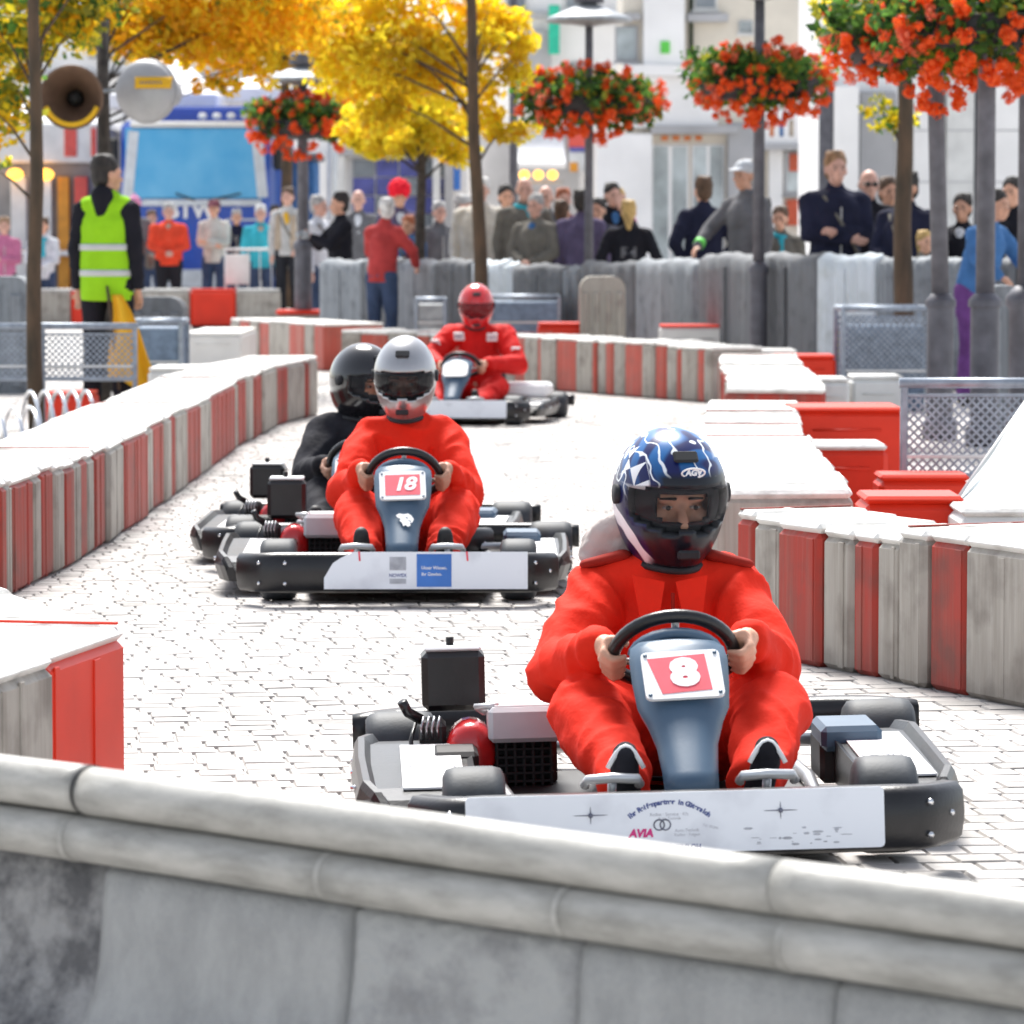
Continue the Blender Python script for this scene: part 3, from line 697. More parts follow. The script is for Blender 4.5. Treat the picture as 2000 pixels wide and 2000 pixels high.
# grey spectator fence
def fence():
    xs = [632, 720, 790, 858, 930, 996, 1010, 1110, 1142, 1252, 1375, 1492, 1608, 1722, 1790, 1888, 1990, 2080]
    tops = [506, 504, 506, 505, 507, 512, 515, 519, 510, 504, 494, 494, 496, 500, 500, 504, 504, 506]
    Yl = [44, 43, 42, 41, 40.5, 40, 39.8, 39.2, 38.9, 38, 36.2, 34.4, 33.2, 32.6, 32.3, 32.0, 31.8, 31.8]
    kinds = ['fence_grey', 'fence_dark', 'fence_grey', 'fence_dark', 'fence_pale', 'fence_pale', 'fence_dark', 'fence_grey', 'fence_dark', 'fence_grey', 'fence_dark', 'fence_dark', 'fence_pale', 'fence_grey', 'fence_grey', 'fence_dark', 'fence_grey']
    desc = ['beside the lamp post with flowers', 'behind the crouching spectator', 'right of the crouching spectator', 'behind the thin dark tree', 'pale, left of the red helmet', 'narrow pale, above the red helmet',
            'below the bald man', 'narrow, below the man in purple', 'behind the beige round block', 'with a gap at its foot, below the woman with a bun', 'below the man in the white cap', 'behind the flower post pedestal', 'pale with yellow patches, below the tall man in navy',
            'left of the mossy trunk', 'behind the mesh planter', 'behind the nearest lamp pedestal', 'at the far right by the seated spectator']
    rnd = random.Random(4)
    for i in range(len(xs) - 1):
        Y = Yl[i]; x0, x1 = XW(xs[i], Y), XW(xs[i + 1], Yl[i + 1]); z0 = ZW(tops[i], Y); wd = math.hypot(x1 - x0, Yl[i + 1] - Y) - 0.01
        e = thing('fence_panel', 'grey padded fence panel ' + desc[i], 'fence panel', (x0, Y, 0), math.atan2(Yl[i + 1] - Y, x1 - x0), 'grey spectator fence panels')
        n = 16; rings = []; zz = [0.06, 0.12, 0.35, 0.6, 0.85, 0.95, 1.0, 1.0, 0.95, 0.85, 0.5, 0.06]; T_ = 0.07
        for k in range(n + 1):
            u = wd * k / n; wv = 0.012 * math.sin(k * 1.9 + i) + 0.008 * math.sin(k * 0.7 + i * 2); tz = z0 + 0.012 * math.sin(k * 0.5 + i * 1.7) + 0.006 * math.sin(k * 1.7)
            ring = []
            for q, f in enumerate(zz):
                fr = q < 6; y = (-T_ if fr else T_) * (1 if 0.1 < f < 0.99 else 0.55) + (wv if fr else 0)
                if k in (0, n): y *= 0.7
                ring.append((u, y, f * tz))
            rings.append(ring)
        m = MB(); m.loft(rings); m.build('padded_cover', kinds[i], e)
        for u in (0.06, wd - 0.06):
            MB().box((u, 0, 0.02), (0.04, 0.5, 0.04), b=0.005).build('foot', 'fence_pale', e)
        MB().box((wd * 0.5, -T_ * 0.9 - 0.012, z0 * 0.5), (0.03, 0.03, z0 * 0.8), b=0.008).build('strap', kinds[i], e)
        if kinds[i] == 'fence_pale' and xs[i] > 1500:
            for px_, hh in ((0.4, 0.3), (0.62, 0.38)):
                MB().ell((wd * px_, -T_ - 0.004, z0 * 0.35), (0.035, 0.012, hh * 0.5), 10, 8).build('yellow_patch', mat('yellow_patch', (0.45, 0.42, 0.14), 0.7), e)
fence()

# white crowd barrier by the left group
e = thing('crowd_barrier', 'white tube crowd barrier in front of the turquoise sweater spectator', 'crowd barrier', (XW(440, 57.4), 57.4, 0))
wd_ = XW(620, 57.4) - XW(440, 57.4); z1 = ZW(487, 57.4)
MB().tube([(0, 0, z1), (wd_, 0, z1)], .02, 8).build('top_rail', 'clean_white', e)
MB().tube([(0, 0, .25), (wd_, 0, .25)], .018, 8).build('bottom_rail', 'clean_white', e)
MB().box((.17, 0, z1 - .28), (.34, .02, .42), b=.01).build('white_board', 'clean_white', e)
for k in range(9): MB().cyl((wd_ * k / 8, 0, .02 if k in (0, 8) else .25), (wd_ * k / 8, 0, z1), .014 if k in (0, 8) else .008, 8).build('upright', 'clean_white', e)
# ------------------------------------------------------------------ karts (local frame: x across, y rearwards, z up, origin on the ground under the nose)
def rounded(wd, h, r, n=5):
    out = []
    for cx, cy, a0 in ((wd / 2 - r, h / 2 - r, 0), (-wd / 2 + r, h / 2 - r, PI / 2), (-wd / 2 + r, -h / 2 + r, PI), (wd / 2 - r, -h / 2 + r, 1.5 * PI)):
        for k in range(n + 1):
            a = a0 + PI / 2 * k / n; out.append((cx + r * math.cos(a), cy + r * math.sin(a)))
    return out
def frame_T(o, xax, zax):                # a frame whose x and z (outward) axes are given
    x = Vector(xax).normalized(); z = Vector(zax).normalized(); y = z.cross(x).normalized()
    return Matrix(((x.x, y.x, z.x, o[0]), (x.y, y.y, z.y, o[1]), (x.z, y.z, z.z, o[2]), (0, 0, 0, 1)))
def wheel(parent, x, y, r, wd, name='front_wheel'):
    m = MB(); T = Matrix.Translation((x, y, r)) @ Matrix.Rotation(PI / 2, 4, 'Y'); h = wd / 2
    m.lathe([(r * .52, -h), (r * .8, -h), (r * .95, -h * .88), (r, -h * .6), (r * 1.005, 0), (r, h * .6), (r * .95, h * .88), (r * .8, h), (r * .52, h)], 28, T=T)
    w_ = m.build(name, 'rubber', parent)
    m = MB(); m.lathe([(0.02, -h * .7), (r * .5, -h * .75), (r * .525, -h * .95), (r * .525, h * .95), (r * .5, h * .75), (0.02, h * .7)], 20, T=T)
    m.build('rim', 'alu', w_)
    for s_ in (-1, 1):
        MB().cyl((x + s_ * h * .7, y, r), (x + s_ * h * .98, y, r), 0.022, 10).build('hub', 'steel', w_)
    return w_

def kart(name_label, loc, rz, number, panel=(-0.41, 0.42), panel_kind=0, group='rental karts on the track', plate=True, seat_x=0.05, glow=False, roll=0.0, panel_yaw=0.0):
    e = thing('go_kart', name_label, 'go kart', loc, rz, group)
    e.rotation_euler = (0, roll, rz)
    # floor and chassis
    m = MB(); m.prism([(-.30, .16), (.30, .16), (.33, .5), (.33, 1.35), (-.33, 1.35), (-.33, .5)], 0.035, 0.045); m.build('floor_pan', 'black_matte', e)
    for s_ in (-1, 1):
        MB().tube([(s_ * .30, .12, .06), (s_ * .31, .5, .06), (s_ * .34, 1.0, .06), (s_ * .30, 1.7, .07)], 0.016, 8).build('chassis_rail', 'steel', e)
    # front bumper: low black plastic nose that turns back at both ends
    rings = []
    for k in range(33):
        u = -1 + 2 * k / 32; x = 0.548 * math.sin(u * PI / 2) if abs(u) > .8 else 0.548 * u / .8 * math.sin(.8 * PI / 2)
        a = max(0, (abs(x) - 0.42) / 0.165); y = 0.0 + 0.20 * a ** 1.8; h0, h1 = 0.045, 0.172 - 0.012 * a
        d = 0.05; nx = math.copysign(min(1, a * 1.1), x) if a > 0 else 0; nv = Vector((nx, -1, 0)).normalized()
        ring = []
        for (o, z) in ((0, h0 + .012), (.006, h0 + .04), (.008, (h0 + h1) / 2), (.004, h1 - .015), (-.012, h1), (-d, h1), (-d, h0), (-.012, h0)):
            ring.append((x + nv.x * o, y + nv.y * o, z))
        rings.append(ring)
    fb = MB().loft(rings).build('front_bumper', 'black_plastic', e)
    for (x, z) in ((.47, .14), (.47, .075), (.52, .11), (-.47, .14), (-.47, .075), (-.38, .14), (-.38, .075)):
        a = max(0, (abs(x) - 0.42) / 0.165); y = 0.20 * a ** 1.8
        MB().cyl((x, y - 0.014, z), (x, y + 0.004, z), 0.0065, 8).build('bolt', 'chrome', fb)
    for s_ in (-1, 1):
        MB().tube([(s_ * .2, .05, .10), (s_ * .2, .25, .09)], 0.012, 8).build('bumper_stay', 'steel', e)
    # sponsor board on the nose
    x0, x1 = panel; wd = x1 - x0; zc, ph = 0.118, 0.118
    T = frame_T(((x0 + x1) / 2, -0.016, zc), (1, -panel_yaw, 0), (-panel_yaw, -1, 0.06)) 
    m = MB(); out = rounded(wd, ph, 0.008, 2)
    if panel_kind == 1: out = [(wd / 2, ph / 2), (-wd / 2 + .10, ph / 2), (-wd / 2 + .055, ph * .33), (-wd / 2 + .03, ph * .2), (-wd / 2, -ph * .2), (-wd / 2, -ph / 2), (wd / 2, -ph / 2)]
    m.prism(out, 0, 0.005, T=T); pb = m.build('sponsor_board', 'panel_white', e)
    def lay(me, u, v, s=1.0, rot=0.0, parent=pb, zt=0.0052, TT=None):
        o = put(me.name, me, parent); o.matrix_local = (TT or T) @ Matrix.Translation((u, v, zt)) @ Matrix.Rotation(rot, 4, 'Z') @ Matrix.Scale(s, 4); return o
    if panel_kind == 0:                     # board with the arched tyre dealer lettering
        word = 'Ihr Reifenpartner in Gütersloh'; n = len(word); ac = (-0.012, -0.085); rad = 0.125
        for k, ch in enumerate(word):
            if ch == ' ': continue
            a = R(128 - 76 * k / (n - 1)); me = text_mesh(ch, 0.0135, 'print_blue', 0.0004, 0.0007)
            lay(me, ac[0] + rad * math.cos(a), ac[1] + rad * math.sin(a) * 1.02 - 0.002, 1, a - PI / 2)
        lay(text_mesh('Reifen · Service · Kfz', 0.009, 'print_grey', 0.0003), -0.012, 0.016)
        lay(text_mesh('Auto-Technik', 0.008, 'print_grey', 0.0003), -0.012, 0.008)
        lay(text_mesh('AVIA', 0.021, 'print_magenta', 0.0004, 0.0012, 0.2), -0.068, -0.020)
        for dx in (-0.006, 0.006):
            q = MB(); q.tube([(0.010 * math.cos(2 * PI * k / 16), 0.010 * math.sin(2 * PI * k / 16), 0) for k in range(16)], 0.0016, 5, closed=True)
            lay(q.mesh('ring_logo', 'print_dark'), -0.026 + dx, -0.004)
        lay(text_mesh('Auto-Technik\nReifen · Felgen', 0.0085, 'print_grey', 0.0003), 0.022, -0.020)
        lay(text_mesh('GÜTERSLOH', 0.013, 'print_blue', 0.0003, 0.0004), 0.012, -0.048)
        lay(text_mesh('Tel. 05241', 0.0075, 'print_grey', 0.0003), 0.068, -0.010, 1, -0.25)
        for u in (-0.165, 0.205):           # bolts with the dents they pull into the board
            MB().cyl((u, 0.018, 0.004), (u, 0.018, 0.009), 0.005, 8, T=T).build('bolt', 'print_dark', pb)
            for sx, sy in ((1, 0), (0, 1)):
                q = MB(); q.ell((u, 0.018, 0.0051), (0.035 if sx else 0.0012, 0.0012 if sx else 0.018, 0.0012), 10, 6, T=T); q.build('crack', 'print_dark', pb)
        q = MB()
        for k in range(26):
            u = random.uniform(0.13, 0.34); v = random.uniform(-0.05, -0.012)
            q.ell((u, v, 0.0050), (random.uniform(.002, .012), random.uniform(.0008, .003), .0006), 6, 4, T=T)
        q.build('scuff', 'print_grey', pb)
    elif panel_kind == 1:
        q = MB(); q.box((0.028, 0.0, 0.0056), (0.118, 0.104, 0.001)); lay(q.mesh('blue_print', 'sign_blue'), 0, 0, zt=0)
        lay(text_mesh('Unser Wissen.', 0.0145, 'plate_white', 0.0004, 0.0002), 0.028, 0.008, zt=0.0066)
        lay(text_mesh('Ihr Gewinn.', 0.0145, 'plate_white', 0.0004, 0.0002), 0.020, -0.012, zt=0.0066)
        q = MB(); q.box((0, 0, 0), (0.056, 0.042, 0.001)); lay(q.mesh('grey_print', 'print_grey'), -0.095, 0.022, zt=0.0056)
        lay(text_mesh('NOWEX', 0.0155, 'print_blue', 0.0004, 0.0004), -0.095, -0.016)
        q = MB(); q.box((0, 0, 0), (0.056, 0.016, 0.001)); lay(q.mesh('grey_print', 'print_grey'), -0.095, -0.034, zt=0.0056)
        for u in (-0.225, 0.14):
            q = MB(); q.box((u, 0.045, 0.006), (0.006, 0.03, 0.001), rot=(0, 0, 0.1), T=T); q.build('red_mark', 'plate_red', pb)
    else:
        lay(text_mesh('Reifen', 0.02, 'print_grey', 0.0004), 0.02, 0.03); lay(text_mesh('Service', 0.016, 'print_grey', 0.0004), -0.13, -0.02)
    # side pods
    for s_ in (-1, 1):
        xo = .605 if s_ > 0 else .655; xi = s_ * 0.40
        rings = []
        for (y, zt, ext) in ((0.42, .09, .92), (0.46, .122, .95), (0.54, .136, .985), (0.9, .142, 1.0), (1.16, .152, 1.0), (1.26, .146, .97)):
            xo_ = s_ * xo * ext
            rings.append([(xi, y, 0.045), (xi, y, zt - .006), (xi + s_ * .012, y, zt - .012), (xo_ - s_ * .035, y, zt - .012), (xo_ - s_ * .022, y, zt + .006), (xo_ - s_ * .008, y, zt + .006), (xo_, y, zt - .008), (xo_ + s_ * .008, y, .10), (xo_ - s_ * .01, y, .05)])
        pod = MB().loft(rings, sm=False).build('side_pod', 'black_plastic', e)
        q = MB(); xa, xb = s_ * 0.425, s_ * 0.555
        q.add([(xa, .52, .1275), (xb, .52, .1275), (xb, 1.12, .1425), (xa, 1.12, .1425), (xa, .52, .123), (xb, .52, .123), (xb, 1.12, .139), (xa, 1.12, .139)],
              [[0, 1, 2, 3], [7, 6, 5, 4], [0, 4, 5, 1], [1, 5, 6, 2], [2, 6, 7, 3], [3, 7, 4, 0]]); st = q.build('sticker', 'plate_white', pod)
        me = text_mesh('KART', 0.05, 'print_grey', 0.0006); o = put('lettering', me, st); o.location = (s_ * .49, .8, .1352); o.rotation_euler = (0.0233, 0, 0)
        for y in (.7, .95, 1.15):
            MB().cyl((s_ * (xo - .02), y, .105), (s_ * (xo + .010), y, .105), 0.007, 8).build('bolt', 'chrome', pod)
    # wheels, rear axle and rear bumper
    for s_ in (-1, 1):
        wheel(e, s_ * 0.415, 0.29, 0.099, 0.125, 'front_wheel'); wheel(e, s_ * 0.55, 1.44, 0.09, 0.16, 'rear_wheel')
        MB().cyl((s_ * .2, .29, .10), (s_ * .36, .29, .10), 0.014, 8).build('stub_axle', 'steel', e)
    MB().cyl((-.47, 1.44, .09), (.47, 1.44, .09), 0.016, 10).build('rear_axle', 'steel', e)
    rings = []
    for k in range(25):
        x = -.66 + 1.32 * k / 24; a = max(0, (abs(x) - .5) / .16); y = 1.72 - .12 * a * a
        rings.append([(x, y - .05, .10), (x, y - .05, .148), (x, y - .02, .158), (x, y + .03, .155), (x, y + .045, .12), (x, y + .03, .08), (x, y - .03, .08)])
    MB().loft(rings).build('rear_bumper', 'black_plastic', e)
    # seat
    rings = []
    for (y, z, hw, dp) in ((.98, .075, .13, .015), (1.10, .055, .155, .03), (1.26, .07, .165, .05), (1.36, .16, .165, .06), (1.42, .27, .16, .05), (1.455, .37, .14, .03), (1.46, .385, .12, .02)):
        ring = []
        for k in range(13):
            u = -1 + 2 * k / 12; ring.append((seat_x + hw * u, y - dp * (abs(u) ** 3) * 1.2, z + dp * 1.6 * abs(u) ** 3))
        ring2 = [(x * 1.0, y_ + .012, z_ - .010) for x, y_, z_ in reversed(ring)]
        rings.append(ring + ring2)
    MB().loft(rings).build('seat', 'black_plastic', e)
    # fairing (the upright tongue that carries the number)
    fx = 0.014
    prof = [(.115, .150, .054, .02), (.16, .19, .056, .02), (.225, .235, .062, .02), (.275, .275, .078, .022), (.305, .30, .093, .024), (.36, .345, .099, .024), (.41, .388, .101, .024), (.44, .41, .096, .022), (.452, .421, .078, .018), (.458, .425, .05, .012)]
    rings = []
    for (y, z, hw, bl) in prof:
        ring = []
        for k in range(9):
            u = -1 + 2 * k / 8; ring.append((fx + hw * u, y - bl * (1 - u * u * abs(u)) + .02 * abs(u) ** 4, z + (bl * .4) * (1 - u * u)))
        ring += [(fx + hw * .9, y + .035, z - .02), (fx - hw * .9, y + .035, z - .02)]
        rings.append(ring)
    fr = MB().loft(rings).build('front_fairing', 'fairing', e)
    T2 = frame_T((fx, 0.338, 0.355), (1, 0, 0.0), (0, -.66, .75)); T2 = T2 @ Matrix.Translation((0, 0, 0.017)) @ Matrix.Rotation(R(2.2), 4, 'Z')
    if plate:
        MB().prism(rounded(.160, .128, .012, 3), -.004, 0.003, T=T2).build('number_plate', 'plate_white', fr)
        q = MB(); ht = .098
        if number == '8': q.prism([(-.068, .045), (.050, .052), (.056, -.046), (-.046, -.052)], .0032, .0042, T=T2)
        else: q.prism(rounded(.122, .094, .004, 2), .0032, .0042, T=T2)
        q.build('number_ground', 'plate_red', fr)
        if number:
            me = text_mesh(number, .096 if len(number) == 1 else .082, 'plate_white', .0006, .0062 if len(number) == 1 else .0024, .0 if len(number) == 1 else .25, name='number', space=.92)
            o = put('number', me, fr); o.matrix_local = T2 @ Matrix.Translation((0.004, 0, .005)) @ Matrix.Rotation(.03, 4, 'Z') @ Matrix.Scale(1.12 if len(number) == 1 else 1.0, 4, Vector((1, 0, 0)))
        for sx in (-1, 1):
            for sy in (-1, 1):
                MB().cyl((sx * .071, sy * .054, .002), (sx * .071, sy * .054, .006), .0042, 8, T=T2).build('plate_screw', 'fairing', fr)
    else:
        MB().prism(rounded(.168, .13, .03, 4), -.004, 0.004, T=T2).build('number_plate', 'plate_white', fr)
        me = text_mesh('KART', .03, 'print_grey', .0005); o = put('number', me, fr); o.matrix_local = T2 @ Matrix.Translation((0.01, .03, .005))
    if number == '18':                      # white panther head printed below the plate
        q = MB(); pts = [(-.03, .022), (-.018, .03), (-.004, .026), (.012, .03), (.024, .02), (.032, .004), (.028, -.010), (.018, -.014), (.022, -.024), (.012, -.030), (.004, -.022), (-.004, -.028), (-.008, -.012), (-.016, -.004), (-.014, .008), (-.024, .012)]
        T3 = frame_T((fx + .008, 0.228, 0.25), (1, 0, 0), (0, -.66, .75)) @ Matrix.Translation((0, 0, .0165))
        q.prism(pts, 0, .0012, T=T3); q.build('panther_print', 'plate_white', fr)
        for (u, v) in ((.008, .010), (.018, -.004)):
            q = MB(); q.ell((u, v, .0014), (.006, .0025, .0006), 8, 4, T=T3, rot=(0, 0, -.5)); q.build('panther_eye', 'fairing', fr)
    # steering wheel, hub pad and column
    sw = Vector((.016, .60, .372)); ax = Vector((0, .62, .60)).normalized(); xa = Vector((1, 0, 0)); ya = ax.cross(xa).normalized()
    def wp(a, r=.128): return sw + xa * (r * math.cos(a)) + ya * (r * math.sin(a) * (.6 if math.sin(a) > 0 else 1.08))
    ring = [wp(2 * PI * k / 40) for k in range(40)]
    swo = MB().tube(ring, .0145, 10, closed=True).build('steering_wheel', 'black_plastic', e)
    for a in (PI * .0, PI, PI * 1.5):
        MB().tube([sw - ax * .015, wp(a, .118)], .008, 6).build('spoke', 'steel', swo)
    MB().tube([sw - ax * .02, (.02, .34, .12)], .011, 8).build('steering_column', 'steel', e)
    rings = []
    for k in range(13):
        a = PI * k / 12; cxx, czz = math.cos(a), math.sin(a)
        c0 = Vector((fx + .088 * cxx, .505 - .02 * czz, .392 + .046 * czz))
        rings.append([c0 + Vector((0, -.02, -.004)), c0 + Vector((.012 * cxx, -.005, .012 * max(czz, .2))), c0 + Vector((0, .03, 0)), c0 + Vector((-.012 * cxx, 0, -.014))])
    MB().loft(rings).build('fairing_hoop', 'fairing', e)
    MB().ell(sw - ax * .005, (.05, .04, .03), 14, 8).build('hub_pad', 'fairing', e)
    # pedals with their hoops
    for s_ in (-1, 1):
        px_ = fx + s_ * .155
        MB().tube([(px_ - .055, .20, .165), (px_ - .05, .185, .178), (px_, .18, .182), (px_ + .05, .185, .178), (px_ + .055, .20, .165)], .0105, 8).build('pedal_hoop', 'alu', e)
        MB().tube([(px_, .20, .17), (px_, .26, .08)], .009, 6).build('pedal_arm', 'steel', e)
    # engine on the kart's right hand (image left)
    eg = MB(); eg.box((-.205, 1.24, .10), (.15, .2, .12), b=.012)
    for k in range(7): eg.box((-.265 + k * .020, 1.13, .10), (.008, .04, .11), b=.002)
    for k in range(6): eg.box((-.205, 1.125, .055 + k * .018), (.13, .03, .006), b=.001)
    eo = eg.build('engine_block', 'black_matte', e, (-.075, 0, 0))
    MB().box((-.20, 1.14, .187), (.168, .17, .078), b=.010).build('silencer_cover', 'cover_grey', eo)
    MB().box((-.20, 1.14, .2275), (.14, .14, .006), b=.002).build('cover_lid', 'plate_white', eo)
    MB().tube([(-.29, 1.12, .21), (-.31, 1.1, .225), (-.26, 1.08, .228)], .008, 6).build('pipe_stub', 'alu', eo)
    MB().box((-.355, 1.30, .268), (.142, .13, .135), b=.014).build('fuel_tank', 'black_plastic', eo)
    MB().box((-.355, 1.30, .3395), (.128, .115, .010), b=.004).build('tank_lid', 'alu', eo)
    MB().cyl((-.36, 1.30, .342), (-.36, 1.30, .362), .009, 8).build('filler_cap', 'black_matte', eo)
    q = MB(); T5 = Matrix.Translation((-.322, 1.17, .118)) @ Matrix.Rotation(PI / 2, 4, 'X')
    q.lathe([(.02, .075), (.055, .072), (.07, .05), (.074, .01), (.072, -.05)], 20, T=T5 @ Matrix.Diagonal((.78, 1, 1, 1)))
    q.box((-.318, 1.155, .112), (.082, .10, .112), b=.02); q.build('fan_cover', 'engine_red', eo)
    for k in range(5):
        q = MB(); q.box((-.342 + k * .012, 1.103, .118), (.005, .008, .07), b=.001); q.build('cooling_slot', 'engine_red', eo)
    MB().box((-.405, 1.22, .13), (.06, .12, .11), b=.01).build('carburettor', 'black_matte', eo)
    for k in range(4):
        MB().tube([(-.43 + .012 * k, 1.15, .15), (-.432 + .012 * k, 1.135, .175), (-.425 + .012 * k, 1.15, .2)], .003, 5).build('hose', 'steel', eo)
    MB().tube([(-.43, 1.18, .19), (-.46, 1.16, .21), (-.472, 1.15, .235)], .012, 8).build('choke_lever', 'black_plastic', eo)
    MB().tube([(-.44, 1.2, .19), (-.455, 1.14, .15), (-.45, 1.10, .09), (-.42, 1.08, .06)], .005, 6).build('throttle_cable', 'black_plastic', eo)
    MB().box((-.36, 1.02, .10), (.10, .16, .09), b=.01).build('chain_guard', 'black_matte', eo)
    # counterweight box on the other side; glow is put into a larger white box
    (MB().box((.40, .98, .215), (.36, .24, .10), b=.025) if glow else MB().box((.438, 1.12, .142), (.135, .22, .056), b=.012)).build('battery_box', 'fairing' if not glow else 'plate_white', e)
    MB().box((.42, 1.14, .09), (.10, .2, .10), b=.01).build('side_tank', 'black_matte', e)
    return e

K1 = ((0.352, 7.92, 0), R(2.2)); K2 = ((-0.390, 13.85, 0), R(0.6)); K3 = ((-0.625, 15.25, 0), R(-3)); K4 = ((-0.44, 27.2, 0), R(-8))
k1 = kart('nearest grey and black go kart numbered 8 with a white sponsor board', K1[0], K1[1], '8', (-.44, .375), 0, roll=R(-1.3))
k2 = kart('go kart numbered 18 with panther print and a blue and white sponsor board', K2[0], K2[1], '18', (-.247, .443), 1)
k2.scale.z = 1.07
k3 = kart('go kart half hidden behind number 18, driven by the black helmet', K3[0], K3[1], '', (-.40, .41), 2)
k4 = kart('farthest go kart with a blank white number plate, driven by the red helmet', K4[0], K4[1], '', (-.40, .41), 2, plate=False, glow=True)

# ------------------------------------------------------------------ drivers
def helmet_mesh(name, mats, aper=True, peak=0.0, aim=None):
    """full-face shell: a rounded skull, a chin bar pushed forward, an eye opening cut through"""
    nu, nv = 72, 44; V = []; F = []; idx = {}
    def pt(u, v, k=1.0):
        a = 2 * PI * u / nu; th = -0.94 + (PI / 2 + 0.94) * v / nv          # a = 0 looks forward (-y)
        cz = math.sin(th); cr = math.cos(th); fw = math.cos(a)
        x = .124 * cr * math.sin(a); y = -(.155 if fw > 0 else .165) * cr * fw; z = .150 * cz + .012
        low = max(0, -cz); y -= .030 * low * max(0, fw) ** 2; x *= 1 - .16 * low * (0.4 + .6 * max(0, fw)); z -= .03 * low
        y += .03 * low * max(0, -fw)
        return Vector((x * k, y * k, z * k))
    for v in range(nv + 1):
        for u in range(nu): idx[(u, v)] = len(V); V.append(pt(u, v))
    for v in range(nv):
        for u in range(nu):
            a = 2 * PI * (u + .5) / nu; a = a - 2 * PI if a > PI else a; p = pt(u + .5, v + .5)
            top = .052 - .012 * (abs(a) / 1.1) ** 2; bot = -.058 + .030 * (abs(a) / 1.1) ** 1.5 + (.014 * math.exp(-(a / .22) ** 2))
            if aper and abs(a) < 1.1 and bot < p.z < top: continue
            F.append([idx[(u, v)], idx[((u + 1) % nu, v)], idx[((u + 1) % nu, v + 1)], idx[(u, v + 1)]])
    me = bpy.data.meshes.new(name); me.from_pydata(V, [], F)
    for x in mats: me.materials.append(M[x] if isinstance(x, str) else x)
    me.polygons.foreach_set('use_smooth', [True] * len(F)); bm = bmesh.new(); bm.from_mesh(me); bmesh.ops.remove_doubles(bm, verts=bm.verts, dist=1e-5); bmesh.ops.recalc_face_normals(bm, faces=bm.faces)
    bm.to_mesh(me); bm.free(); me.update(); return me, pt
def visor_mesh(pt, lift=0.0, k=1.025, z0=-.056, z1=.056, amax=1.18, brow=False):
    V = []; F = []; n, mrow = 32, 8
    for j in range(mrow + 1):
        for i in range(n + 1):
            a = -amax + 2 * amax * i / n; z = z0 + .030 * (abs(a) / 1.1) ** 1.5 * (1 if z0 < 0 else -.2) + (z1 - z0 - .030 * (abs(a) / 1.1) ** 1.5 * (1 if z0 < 0 else -.2) - .012 * (abs(a) / 1.1) ** 2) * j / mrow
            th = math.asin(max(-.99, min(.99, (z - .012) / .150))); cr = math.cos(th)
            V.append((.124 * cr * math.sin(a) * k, -.155 * cr * math.cos(a) * k, z))
    for j in range(mrow):
        for i in range(n):
            q = j * (n + 1) + i; F.append([q, q + 1, q + n + 2, q + n + 1])
    m = MB(); m.add(V, F, sm=True); return m

def helmet(parent, loc, yaw, pitch, mat_name, label=None, visor='visor', visor_z=(-.056, .056), chin='lining', detail=None, size=1.0):
    me, pt = helmet_mesh('helmet', [mat_name, 'lining']); h = put('helmet', me, parent, loc); h.rotation_euler = Euler((pitch, 0, yaw), 'ZYX') if False else (pitch, 0, yaw)
    h.rotation_mode = 'XYZ'; h.rotation_euler = (pitch, 0, yaw); h.scale = (size,) * 3
    md = h.modifiers.new('shell', 'SOLIDIFY'); md.thickness = .022; md.offset = -1; md.material_offset = 1; md.material_offset_rim = 1
    if label: h['label'] = label
    v = visor_mesh(pt, 0, 1.03, *visor_z).build('visor', visor, h, recalc=True)
    vs = v.modifiers.new('t', 'SOLIDIFY'); vs.thickness = .002
    V = []; F = []; nu, nv = 40, 16                     # padded cheek and brow lining framing the face
    for j in range(nv + 1):
        for i in range(nu + 1):
            a = -1.25 + 2.5 * i / nu; z = -.075 + .145 * j / nv; th = math.asin(max(-.99, min(.99, (z - .012) / .150))); V.append((.124 * math.cos(th) * math.sin(a) * .86, -.155 * math.cos(th) * math.cos(a) * .90 + .004, z))
    for j in range(nv):
        for i in range(nu):
            a = -1.25 + 2.5 * (i + .5) / nu; z = -.075 + .145 * (j + .5) / nv
            if (a / .62) ** 4 + ((z - .004) / .034) ** 4 < 1: continue
            k = j * (nu + 1) + i; F.append([k, k + 1, k + nu + 2, k + nu + 1])
    q = MB(); q.add(V, F, sm=True); pd = q.build('cheek_padding', 'lining', h, recalc=True); pd.modifiers.new('t', 'SOLIDIFY').thickness = .008
    for s_ in (-1, 1):
        MB().cyl((s_ * .118, -.012, .018), (s_ * .130, -.012, .018), .022, 16).build('visor_pivot', 'lining', h)
    MB().box((0, -.168, -.092), (.05, .012, .02), b=.004).build('chin_vent', chin, h)
    MB().box((0, -.118, .115), (.055, .03, .010), rot=(.75, 0, 0), b=.004).build('brow_vent', chin, h)
    rim = []
    for k in range(40):
        a = 2 * PI * k / 40; p = pt(72 * k / 40, 0); rim.append(p + Vector((0, 0, -.004)))
    MB().tube(rim, .008, 6, closed=True).build('neck_roll', 'lining', h)
    return h

